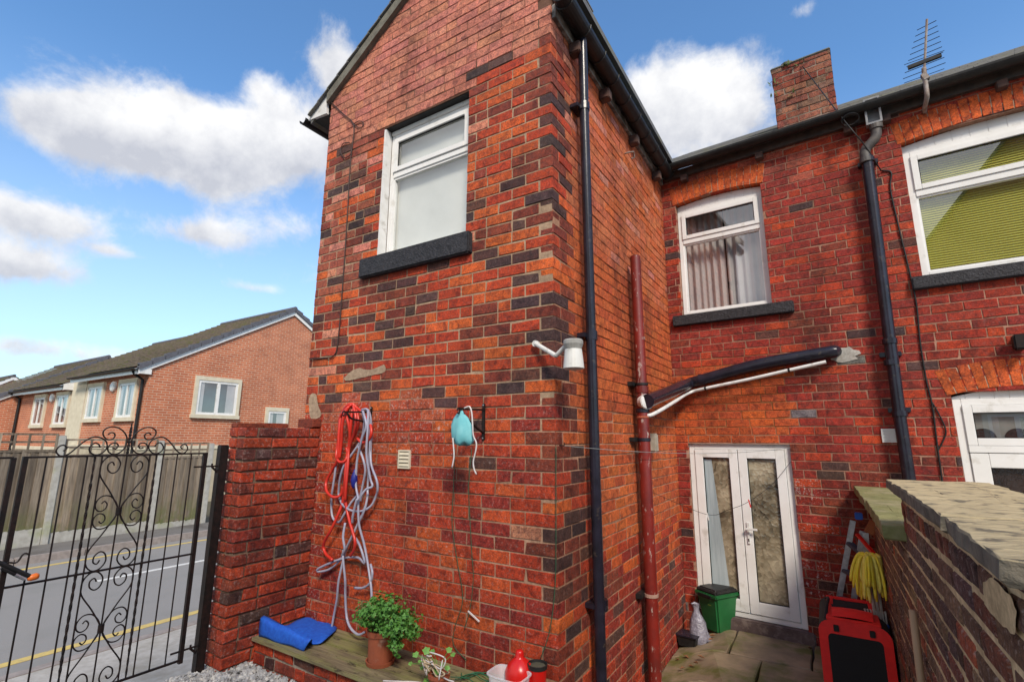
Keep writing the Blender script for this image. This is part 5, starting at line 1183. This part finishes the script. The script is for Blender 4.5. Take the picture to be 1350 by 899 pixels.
# blue mat on the ledge
MAT = pm('blue_fabric_mat', (.008, .075, .46), (.012, .12, .58), 40, .75, .3, bscale=220, bdist=.002)
yk = lambda v: Vector((max(v.x, PX + .015), min(v.y, -.015), v.z))
def dk(x, y, h): return yk(onz(x, y, DZ + h))
Bq, Cq = dk(342, 838, .004), dk(401, 857, .004); Aq, Dq = ony(347, 813, Bq.y + .02), ony(411, 843, Cq.y + .02)
rows = [(Bq, Cq), (Bq.lerp(Aq, .5) - Vector((0, .012, 0)), Cq.lerp(Dq, .5) - Vector((0, .012, 0))), (Aq, Dq), (dk(368, 822, .03), dk(411, 850, .006)), (dk(378, 824, .022), dk(422, 849, .012)), (dk(390, 816, .016), dk(432, 840, .03)), (dk(402, 809, .012), dk(446, 826, .012)), (dk(420, 807, .010), dk(457, 811, .008))]
V = []; nt_ = 12; sr = []
for t in range(nt_ + 1):
    for v in smooth_path([yk(a.lerp(b, t / nt_) + Vector((0, 0, .006 * sin(t * .9 + i)))) for i, (a, b) in enumerate(rows)], 3): V.append(v)
k = len(V) // (nt_ + 1); m = MB(); m.add(V, [(t * k + i, t * k + i + 1, (t + 1) * k + i + 1, (t + 1) * k + i) for t in range(nt_) for i in range(k - 1)])
o = tag(m.build('folded_mat', MAT, None, fix=False, smooth=True), 'bright blue fabric mat folded on the end of the timber ledge', 'mat'); md = o.modifiers.new('t', 'SOLIDIFY'); md.thickness = .006

# potted parsley
TERRA = pm('terracotta', (.33, .085, .035), (.26, .065, .03), 9, .75, .2, c3=(.35, .2, .14), s3=9, lo3=.6, hi3=.75)
GREEN = pm('curly_leaf', (.045, .16, .022), (.10, .26, .035), 40, .55, .2)
GREEN2 = pm('round_leaf', (.10, .26, .04), (.20, .38, .08), 25, .5, .2)
pl = thing('potted_plant', 'bushy curly green herb in a tall terracotta pot on the ledge', 'plant')
pb = onz(501, 874, DZ); pb.y += .0
m = MB(); m.lathe(pb, [(.088, .0), (.092, .004), (.098, .028), (.09, .028), (.085, .012)], 24); m.build('saucer', TERRA, pl, smooth=False)
m = MB(); m.lathe(pb + Vector((0, 0, .012)), [(.078, 0), (.082, .01), (.088, .17), (.096, .172), (.098, .205), (.088, .205), (.082, .18)], 24); m.build('pot', TERRA, pl)
fc = ony(513, 812, pb.y); rx_ = (ony(556, 812, pb.y) - fc).length; rzv = (ony(513, 782, pb.y) - fc).length
def foliage(name, par, c, rx, ry, rz_, n, size, mat, seed, droop=0):
    r = random.Random(seed); m = MB(); cl = [Vector((r.gauss(0, 1), r.gauss(0, 1), r.gauss(0, 1))).normalized() * r.uniform(.45, 1.0) for _ in range(60)]
    for k in range(n):
        q = r.choice(cl) + Vector((r.gauss(0, .13), r.gauss(0, .13), r.gauss(0, .13))); p = c + Vector((q.x * rx, q.y * ry, q.z * rz_))
        if p.y > -.012: p.y = -.012 - r.random() * .03
        nr = (q + Vector((r.gauss(0, .5), r.gauss(0, .5), r.gauss(.5, .5)))).normalized(); a = nr.orthogonal().normalized(); a = Matrix.Rotation(r.uniform(0, 6.3), 3, nr) @ a; b = nr.cross(a); s = size * r.uniform(.6, 1.3)
        for t in range(3):                                 # three frilled leaflets
            an = (t - 1) * 1.1; dr = a * cos(an) + b * sin(an); sd = nr.cross(dr); ln = s * (1 if t == 1 else .75)
            m.face([p, p + dr * ln * .5 + sd * ln * .38 + nr * ln * .15, p + dr * ln + nr * ln * r.uniform(-.2, .2), p + dr * ln * .5 - sd * ln * .38 + nr * ln * .1])
    return tag(m.build(name, mat, par, fix=False), kind='stuff')
foliage('foliage', pl, fc + Vector((0, -.02, 0)), rx_ * .92, .15, rzv * .95, 1900, .021, GREEN, 5)
foliage('foliage', pl, ony(522, 850, pb.y - .06), .05, .05, .07, 170, .02, GREEN, 7)
m = MB(); r = random.Random(9)
for k in range(36):
    a = pb + Vector((r.uniform(-.05, .05), r.uniform(-.05, .05), .2)); q = fc + Vector((r.uniform(-.8, .8) * rx_, r.uniform(-.1, .08), r.uniform(-.5, .6) * rzv)); q.y = min(q.y, -.02); m.tube([a, (a + q) / 2 + Vector((0, 0, .02)), q], .0025, 4)
tag(m.build('stems', GREEN, pl), kind='stuff')
foliage('dry_stalks', pl, ony(478, 800, pb.y + .03), .04, .03, .05, 90, .016, pm('dry_leaf', (.22, .22, .08), (.13, .14, .05), 30, .8, .1), 12)

pl2 = thing('potted_plant', 'leggy plant with round bright green leaves in a small pot wound with white cord', 'plant')
p2b = onz(578, 912, DZ); m = MB(); m.lathe(p2b, [(.05, 0), (.062, .085), (.068, .086), (.068, .105), (.06, .105), (.056, .09)], 20); m.build('pot', TERRA, pl2)
r = random.Random(31)
for (x, y, s) in ((548, 862, .038), (562, 857, .045), (570, 858, .03), (541, 874, .026), (553, 871, .02), (592, 856, .036), (597, 862, .03), (556, 880, .024), (566, 888, .045), (577, 884, .042), (585, 893, .05), (572, 896, .04), (590, 880, .03), (562, 897, .035), (582, 876, .02)):
    c = ony(x, y, p2b.y + r.uniform(-.06, .05)); nr = (CAM - c).normalized() + Vector((r.uniform(-.5, .5), r.uniform(-.4, .4), r.uniform(.2, .9))); nr.normalize(); a = nr.orthogonal().normalized(); b = nr.cross(a); rt = r.uniform(0, 6)
    pts = [c + (a * cos(t) + b * sin(t)) * s * .5 * (1 + .16 * cos(5 * t + rt) + .05 * cos(11 * t)) + nr * (.12 * s * cos(2 * t)) for t in [2 * pi * q / 20 for q in range(20)]]
    m = MB(); m.add([c - nr * .1 * s] + pts, [(0, 1 + q, 1 + (q + 1) % 20) for q in range(20)]); m.build('leaf', GREEN2, pl2, fix=False, smooth=True)
    m = MB(); st = p2b + Vector((0, 0, .1)); m.tube(smooth_path([st, (st + c) / 2 + Vector((0, 0, .02)), c - nr * .1 * s], 4), .0025, 5); m.build('stalk', GREEN2, pl2)
cord = thing('fairy_light_cord', 'tangle of cream and white cord wound through the small plant', 'cord')
for k in range(7):
    c = ony(r.uniform(563, 590), r.uniform(870, 890), p2b.y - .03); pts = [c + Vector((r.uniform(-.10, .10), r.uniform(-.03, .03), r.uniform(-.05, .05))) for _ in range(6)]
    m = MB(); m.tube(smooth_path(pts, 6), .0042, 6); m.build('cord_loop', STR if k % 2 else pm('cream_cord', (.55, .42, .27), None, 9, .7, 0), cord, smooth=True)
m = MB(); m.tube(smooth_path([onz(x, y, DZ + .004) for x, y in ((505, 897), (530, 898), (552, 899), (575, 906))], 4), .005, 6); m.build('cord_tail', STR, cord, smooth=True)
gw_ = thing('green_wire', 'loops of thin green garden wire lying on the ledge', 'wire')
for k in range(5):
    pts = [onz(x, y, DZ + .006 + .004 * k) for x, y in [(600 + r.uniform(-8, 8) + i * 17, 889 + 6 * sin(i * 1.7 + k) + k * 2.2) for i in range(6)]]; pts = [Vector((q.x, min(q.y, -.02), q.z + r.uniform(0, .02))) for q in pts]
    m = MB(); m.tube(smooth_path(pts, 6), .003, 5); m.build('wire_loop', pm('green_wire_coat', (.02, .13, .06), None, 9, .5, 0), gw_, smooth=True)
# red bottle, red and black pot, clear tub
REDP = pm('red_plastic', (.62, .012, .008), (.55, .010, .008), 5, .28, .03)
yb2 = -.115; zt = ony(685, 856, yb2).z; cx = ony(685, 880, yb2).x
m = MB(); m.lathe((cx, yb2, DZ), [(.075, 0), (.085, .01), (.088, zt - DZ - .115), (.07, zt - DZ - .075), (.034, zt - DZ - .045), (.026, zt - DZ - .04), (.026, zt - DZ - .018), (.022, zt - DZ - .006), (.016, zt - DZ)], 24); tag(m.build('plastic_bottle', REDP, None, smooth=True), 'bright red plastic bottle with a narrow neck at the corner of the ledge', 'bottle')
cnp = thing('plant_pot', 'small red tub with a black rim beside the red bottle', 'pot'); cx2 = ony(708.5, 885, -.085).x; zt2 = ony(708, 874, -.085).z
m = MB(); m.lathe((cx2, -.085, DZ), [(.045, 0), (.056, zt2 - DZ - .02), (.052, zt2 - DZ - .02)], 20); m.build('tub', REDP, cnp)
m = MB(); m.lathe((cx2, -.085, zt2 - .025), [(.054, 0), (.060, .004), (.061, .025), (.054, .026), (.050, .006)], 20); m.build('rim', GUTTER, cnp)
m = MB(); m.lathe((cx2, -.085, zt2 - .012), [(.05, 0), (.0, .004)], 14); m.build('soil', EARTH, cnp)
def clear_mat():
    m, nt, b = ntree('clear_plastic'); b.inputs['Base Color'].default_value = (.86, .86, .88, 1); b.inputs['Roughness'].default_value = .25; b.inputs['Alpha'].default_value = .42; return m
CLR = clear_mat(); tb = thing('plastic_tub', 'clear open plastic food tub in front of the red bottle', 'tub')
tc_ = [ony(x, y, yy) for x, y, yy in ((643, 899, -.30), (664, 883, -.2), (693, 890, -.2), (697, 899, -.30))]; tcx = ony(668, 895, -.25).x; tz = ony(668, 889, -.25).z
m = MB(); V = []
for s, z in ((.78, DZ + .002), (.98, tz - .008), (1.06, tz - .006), (1.06, tz), (.97, tz), (.76, DZ + .006)):
    for k in range(24):
        a = 2 * pi * k / 24 + .26; ca, sa_ = cos(a), sin(a); e = .42; V.append(Vector((tcx + .115 * s * math.copysign(abs(ca) ** e, ca), -.225 + .082 * s * math.copysign(abs(sa_) ** e, sa_), z)))
m.add(V, [(i * 24 + k, i * 24 + (k + 1) % 24, (i + 1) * 24 + (k + 1) % 24, (i + 1) * 24 + k) for i in range(5) for k in range(24)] + [tuple(range(24))]); m.build('tub_body', CLR, tb, fix=False)

# ================================================================== things in the yard
def taper(mb, M_, w0, d0, w1, d1, z0, z1): mb.hexa([M_ @ Vector(v) for v in ((-w0, -d0, z0), (w0, -d0, z0), (w0, d0, z0), (-w0, d0, z0), (-w1, -d1, z1), (w1, -d1, z1), (w1, d1, z1), (-w1, d1, z1))])
BING = pm('green_bin_plastic', (.018, .135, .04), (.014, .11, .033), 9, .45, .1, bscale=60, bdist=.002)
bn = thing('food_waste_bin', 'small green food waste bin with black lid beside the french doors', 'bin')
fcp = onz(949, 838, .13); Mb = Matrix.Translation((fcp.x - .03, fcp.y + .17, .13)) @ Matrix.Rotation(radians(-32), 4, 'Z')
m = MB(); taper(m, Mb, .095, .115, .135, .165, 0, .36); m.build('bin_body', BING, bn, bevel=.018)
m = MB(); taper(m, Mb, .143, .175, .150, .182, .345, .385); m.build('rim', BING, bn, bevel=.01)
m = MB(); taper(m, Mb, .146, .178, .12, .15, .387, .43); m.build('lid', GUTTER, bn, bevel=.015)
m = MB(); taper(m, Mb @ Matrix.Translation((0, -.175, 0)), .08, .014, .085, .02, .34, .375); m.build('handle', GUTTER, bn, bevel=.004)
m = MB(); taper(m, Mb @ Matrix.Translation((.03, -.149, 0)), .022, .004, .022, .004, .27, .295); m.build('sticker', pm('lime_sticker', (.45, .6, .05), None, 5, .5, 0), bn)
tr = onz(902, 853, .05); tr.x = max(tr.x, .11); Mt = Matrix.Translation((tr.x, tr.y + .09, .045)) @ Matrix.Rotation(radians(-8), 4, 'Z')
m = MB(); taper(m, Mt, .085, .07, .105, .09, 0, .11); m.build('tmp', GUTTER, None); bpy.data.objects.remove(bpy.data.objects['tmp'])
ty = thing('black_tray', 'black plastic tray on the flags against the side wall', 'tray')
m = MB(); taper(m, Mt, .085, .07, .10, .085, 0, .10); m.build('tray_body', GUTTER, ty, bevel=.008)
m = MB(); taper(m, Mt, .107, .092, .110, .095, .095, .112); m.build('tray_rim', BLACKPVC, ty, bevel=.004)
SILV = pm('crinkled_grey_plastic', (.30, .29, .35), (.16, .15, .19), 22, .22, .8, bscale=28, bdist=.02)
bgp = onz(918, 846, .09); m = MB(); V = []; r = random.Random(14); lv = [(0, .115), (.05, .12), (.12, .10), (.20, .075), (.27, .05), (.31, .03), (.34, .036), (.37, .048)]
for z, rr in lv:
    for k in range(16): a = 2 * pi * k / 16; V.append(Vector((max(bgp.x + .02 - z * .06 + rr * cos(a) * r.uniform(.8, 1.15), .02), min(bgp.y + .07 + rr * .8 * sin(a) * r.uniform(.8, 1.15), 3.06), .06 + z + r.uniform(-.008, .008))))
m.add(V, [(i * 16 + k, i * 16 + (k + 1) % 16, (i + 1) * 16 + (k + 1) % 16, (i + 1) * 16 + k) for i in range(len(lv) - 1) for k in range(16)] + [tuple(range(16))]); tag(m.build('plastic_sack', SILV, None, smooth=True), 'crumpled grey plastic sack leaning by the green bin', 'bag')
# fabric pet crate
REDF = pm('red_nylon', (.85, .018, .014), (.74, .014, .012), 18, .6, .25, bscale=150, bdist=.002); BLKF = pm('black_mesh', (.006, .006, .007), (.012, .011, .012), 200, .8, .2)
cr = thing('pet_crate', 'red fabric pet crate with black mesh panels beside the yard wall', 'crate')
X0, X1, Y0, Y1, ZB, ZT = 1.30, 1.768, 1.93, 2.60, .16, .735
def prof_pts(n=6, r_=.09): return [(X0, ZB), (X1, ZB)] + [(X1 - r_ + r_ * cos(a), ZT - r_ + r_ * sin(a)) for a in [pi / 2 * k / n for k in range(n + 1)]] + [(X0 + r_ - r_ * sin(a), ZT - r_ + r_ * cos(a)) for a in [pi / 2 * k / n for k in range(n + 1)]]
P = prof_pts(); n = len(P)
m = MB(); m.add([(x, y, z) for y in (Y0 + .004, Y1) for x, z in P], [(i, (i + 1) % n, n + (i + 1) % n, n + i) for i in range(n)] + [tuple(range(n, 2 * n))]); m.build('crate_sides', BLKF, cr, fix=False)
inn = [(X0 + .06 + (x - X0) / (X1 - X0) * (X1 - X0 - .12), ZB + .03 + (z - ZB) / (ZT - ZB) * (ZT - ZB - .125)) for x, z in prof_pts(6, .045)]
m = MB(); m.add([(x, Y0, z) for x, z in P] + [(x, Y0 - .006, z) for x, z in inn], [(i, (i + 1) % n, n + (i + 1) % n, n + i) for i in range(n)]); m.build('front_frame', REDF, cr, fix=False)
m = MB(); m.face([(x, Y0 - .003, z) for x, z in inn]); m.build('front_mesh', BLKF, cr, fix=False)
m = MB()
def slab(x0, x1, y0, y1, z0, z1): m.box(x0, x1, y0, y1, z0, z1)
slab(X0 + .06, X1 - .06, Y0, Y0 + .05, ZT - .004, ZT + .012); slab(X0 + .06, X0 + .11, Y0 + .05, Y1, ZT - .004, ZT + .012); slab(X1 - .11, X1 - .06, Y0 + .05, Y1, ZT - .004, ZT + .012); slab(X0 + .11, X1 - .11, Y1 - .06, Y1, ZT - .004, ZT + .012); m.build('top_frame', REDF, cr, bevel=.004)
m = MB(); V = []
for i in range(9):
    t = i / 8
    for k in range(7): s = k / 6; V.append((X0 + .10 + (X1 - X0 - .2) * s, Y0 + .05 + .24 * t, ZT + .014 + .03 * sin(pi * t) + .008 * sin(pi * s)))
m.add(V, [(i * 7 + k, i * 7 + k + 1, (i + 1) * 7 + k + 1, (i + 1) * 7 + k) for i in range(8) for k in range(6)]); m.build('top_flap', REDF, cr, fix=False, smooth=True)
m = MB(); m.tube([(X0 + .1, Y0 + .3, ZT + .02), (X1 - .1, Y0 + .3, ZT + .02)], .018, 8); m.build('rolled_flap', BLKF, cr)
m = MB(); m.tube(smooth_path([(X0 + .05, Y0 + .05, ZT - .02), (X0 + .07, Y0 + .2, ZT + .05), (X0 + .08, Y0 + .42, ZT + .05), (X0 + .06, Y1 - .04, ZT - .01)], 5), .012, 6); m.build('strap', BLKF, cr)
for x in (X0 + .12, X1 - .12):
    m = MB(); m.box(x - .018, x + .018, Y0 - .02, Y0 + .004, ZT - .075, ZT - .03); m.build('buckle', GUTTER, cr, bevel=.004)
# step ladder folded in the corner
ld = thing('step_ladder', 'folded aluminium step ladder standing in the corner behind the crate', 'ladder')
def L3(x, y, Y=2.72): return ony(x, y, Y)
for (a, b, Y) in (((1124.5, 686), (1095, 850), 2.80), ((1137, 700), (1118, 852), 2.72), ((1141, 702), (1150, 860), 2.64)):
    p_, q_ = L3(*a, Y), L3(*b, Y); d_ = (q_ - p_).normalized(); q_ = p_ + d_ * ((p_.z - .135) / -d_.z); m = MB(); m.beam(p_, q_, .045, .024, (0, 1, 0)); m.build('stile', ALU, ld, bevel=.003)
for k in range(4):
    t = .18 + k * .22; p_ = L3(1124.5, 686, 2.79).lerp(L3(1095, 850, 2.79), t); q_ = L3(1137, 700, 2.73).lerp(L3(1118, 852, 2.73), t); m = MB(); m.beam(p_, q_, .07, .025); m.build('tread', pm('dark_tread', (.06, .06, .08), None, 30, .6, .3), ld)
m = MB(); m.beam(L3(1130, 704, 2.62), L3(1159, 737, 2.45), .03, .016); m.build('red_rail', REDP, ld)
m = MB(); m.box(*[v for a, b in ((-.03, .03), (-.025, .025), (-.03, .03)) for v in (a, b)]); o = m.build('top_cap', pm('bright_blue_plastic', (.01, .10, .50), None, 6, .4, 0), ld, bevel=.006); o.location = L3(1132, 680, 2.76)
m = MB(); m.box(-.035, .035, -.02, .02, -.06, .06); o = tag(m.build('wood_block', pm('orange_wood', (.34, .11, .03), (.26, .08, .025), 12, .7, .2), ld, bevel=.004)); o.location = L3(1149, 695, 2.7); o.rotation_euler = (0, .5, 0)
# upturned mop and broom handles
mp_ = thing('string_mop', 'upturned mop with thick yellow strands leaning on the yard wall', 'mop')
YELC = pm('yellow_mop_cloth', (.80, .66, .03), (.85, .74, .10), 14, .85, .4, bscale=60)
YEL2 = pm('pale_yellow_mop_cloth', (.88, .80, .20), (.70, .55, .05), 14, .85, .4)
my = 2.2; mc_ = ony(1157, 738, my); mc_.x = min(mc_.x, 1.70); r = random.Random(77)
for k in range(70):
    a = 2 * pi * k / 70 * 3 + r.uniform(-.25, .25); rad = r.uniform(.04, .13); ln = r.uniform(.17, .31)
    pts = [mc_ + Vector((.015 * cos(a), .015 * sin(a), .02)), mc_ + Vector((rad * .6 * cos(a), rad * .6 * sin(a), .02 + r.uniform(-.01, .015))), mc_ + Vector((rad * cos(a), rad * sin(a), -ln * .45)), mc_ + Vector((rad * 1.1 * cos(a) + r.uniform(-.01, .01), rad * 1.1 * sin(a), -ln))]
    pts = [Vector((min(p.x, 1.768), p.y, p.z)) for p in pts]; m = MB(); m.tube(smooth_path(pts, 4), [.009] * 4 + [.0105 + .003 * (k % 3 == 0)] * 8 + [.007], 5); m.build('strand', YELC if k % 3 else YEL2, mp_, smooth=True)
for k in range(3):
    m = MB(); m.tube([mc_ + Vector((-.02 + .025 * k, .02 * k, .03)), Vector((1.70 + .025 * k, my + .03 + .03 * k, .14))], .011, 8); m.build('handle', pm('pale_handle', (.45, .43, .40), (.33, .31, .29), 9, .5, .1), mp_)
br = thing('broom', 'blue backed broom head propped beside the crate below the mop', 'broom')
bq_ = ony(1178, 826, 2.2); bq_.x = min(bq_.x, 1.70); m = MB(); m.box(-.075, .075, -.025, .025, -.015, .015); o = m.build('broom_head', MATS['bright_blue_plastic'], br, bevel=.006); o.location = bq_; o.rotation_euler = (0, .15, .5)
m = MB(); m.tube([bq_ + Vector((.02, 0, 0)), bq_ + Vector((.03, .05, -.5))], .011, 8); m.build('handle', MATS['pale_handle'], br)
for k in range(8):
    m = MB(); m.beam(bq_ + Vector((-.06 + k * .017, .002 * k, .012)), bq_ + Vector((-.075 + k * .019, .004, .10)), .012, .02); m.build('bristle_tuft', MATS['pale_handle'], br)
stp = onx(1203, 804, RX - .03); m = MB(); m.tube([stp, Vector((RX - .045, stp.y + .06, floor_z(1.7)))], .0155, 12)
tag(m.build('wooden_pole', pm('bare_wood', (.40, .25, .15), (.30, .19, .11), 20, .75, .3, stretch=(1, 1, .1)), None, smooth=True), 'bare wooden pole leaning upright on the yard wall', 'pole')
# clothes lines with pegs
h0 = Vector((.012, .06, SID.px(743, 587)[1])); hk = thing('clothes_line', 'pale clothes line strung from the gable corner to the rear wall', 'line')
m = MB(); e_ = BCK.P(*BCK.px(1042, 590, .01), .01); m.tube([h0.lerp(e_, t) - Vector((0, 0, .22 * t * (1 - t))) for t in [k / 24 for k in range(25)]], .0022, 5); m.build('cord', pm('grey_cord', (.25, .26, .25), None, 9, .7, 0), hk)
m = MB(); m.tube([h0 + Vector((-.03, 0, 0)), h0 + Vector((.02, 0, 0)), h0 + Vector((.02, 0, .02))], .004, 6); m.build('hook', IRON, hk)
ln2 = thing('clothes_line', 'sagging dark line with two pegs in front of the french doors', 'line')
pa, pb_ = SID.P(*SID.px(858, 648, .02), .02), BCK.P(*BCK.px(1043, 608, .01), .01); q1, q2, q3 = bp(932, 678, .3), bp(962, 671, .3), bp(987, 661, .3)
m = MB(); m.tube(smooth_path([pa, q1, q2, q3, bp(1018, 638, .15), pb_], 6), .0024, 5); m.build('cord', GUTTER, ln2)
for q, mt in ((q1, WHITE), (q3, REDP)):
    m = MB(); m.beam(q + Vector((0, 0, .02)), q + Vector((.015, 0, -.055)), .010, .012); m.build('peg', mt, ln2)
# hook ring high on the side wall, lantern on the neighbour's wall
u, z = SID.px(823, 203); m = MB(); m.tube([SID.P(u, z, -.01), SID.P(u, z, .05), SID.P(u + .06, z + .03, .08), SID.P(u + .12, z, .07), SID.P(u + .08, z - .03, .05)], .008, 6); tag(m.build('wall_hook', RUST, None, smooth=True), 'rusty iron hook high on the extension side wall', 'hook')
ln_ = thing('wall_lantern', 'small dark wall lantern on the neighbouring house above its door', 'lamp'); u, z = BCK.px(1346, 450, .1)
m = MB(); m.fbox(BCK, u - .05, u + .06, z - .07, z + .06, .04, .14); m.build('lantern_body', IRON, ln_, bevel=.012)
m = MB(); m.fbox(BCK, u - .03, u + .03, z - .05, z + .05, -.002, .04); m.build('back_plate', IRON, ln_)
# fallen leaves
LEAF = pm('dead_leaf', (.20, .085, .03), (.13, .05, .02), 30, .8, .2); r = random.Random(40)
for (x, y) in ((905, 868), (911, 889), (918, 887), (900, 886), (934, 846), (940, 850), (938, 856), (982, 836), (1078, 858), (1070, 872), (893, 867), (925, 880)):
    c = onz(x, y, .06); c.z = floor_z(c.x) + .012; a = r.uniform(0, 6); s = r.uniform(.022, .036); u = Vector((cos(a), sin(a), .15)); v = Vector((-sin(a), cos(a), .1))
    m = MB(); m.add([c - u * s, c + v * s * .55 + Vector((0, 0, .01)), c + u * s, c - v * s * .55 + Vector((0, 0, .012)), c + Vector((0, 0, -.003))], [(0, 1, 4), (1, 2, 4), (2, 3, 4), (3, 0, 4)])
    tag(m.build('fallen_leaf', LEAF, None, fix=False), 'small brown fallen leaf lying on the yard flagstones', 'leaf', 'fallen leaves on the yard flags')
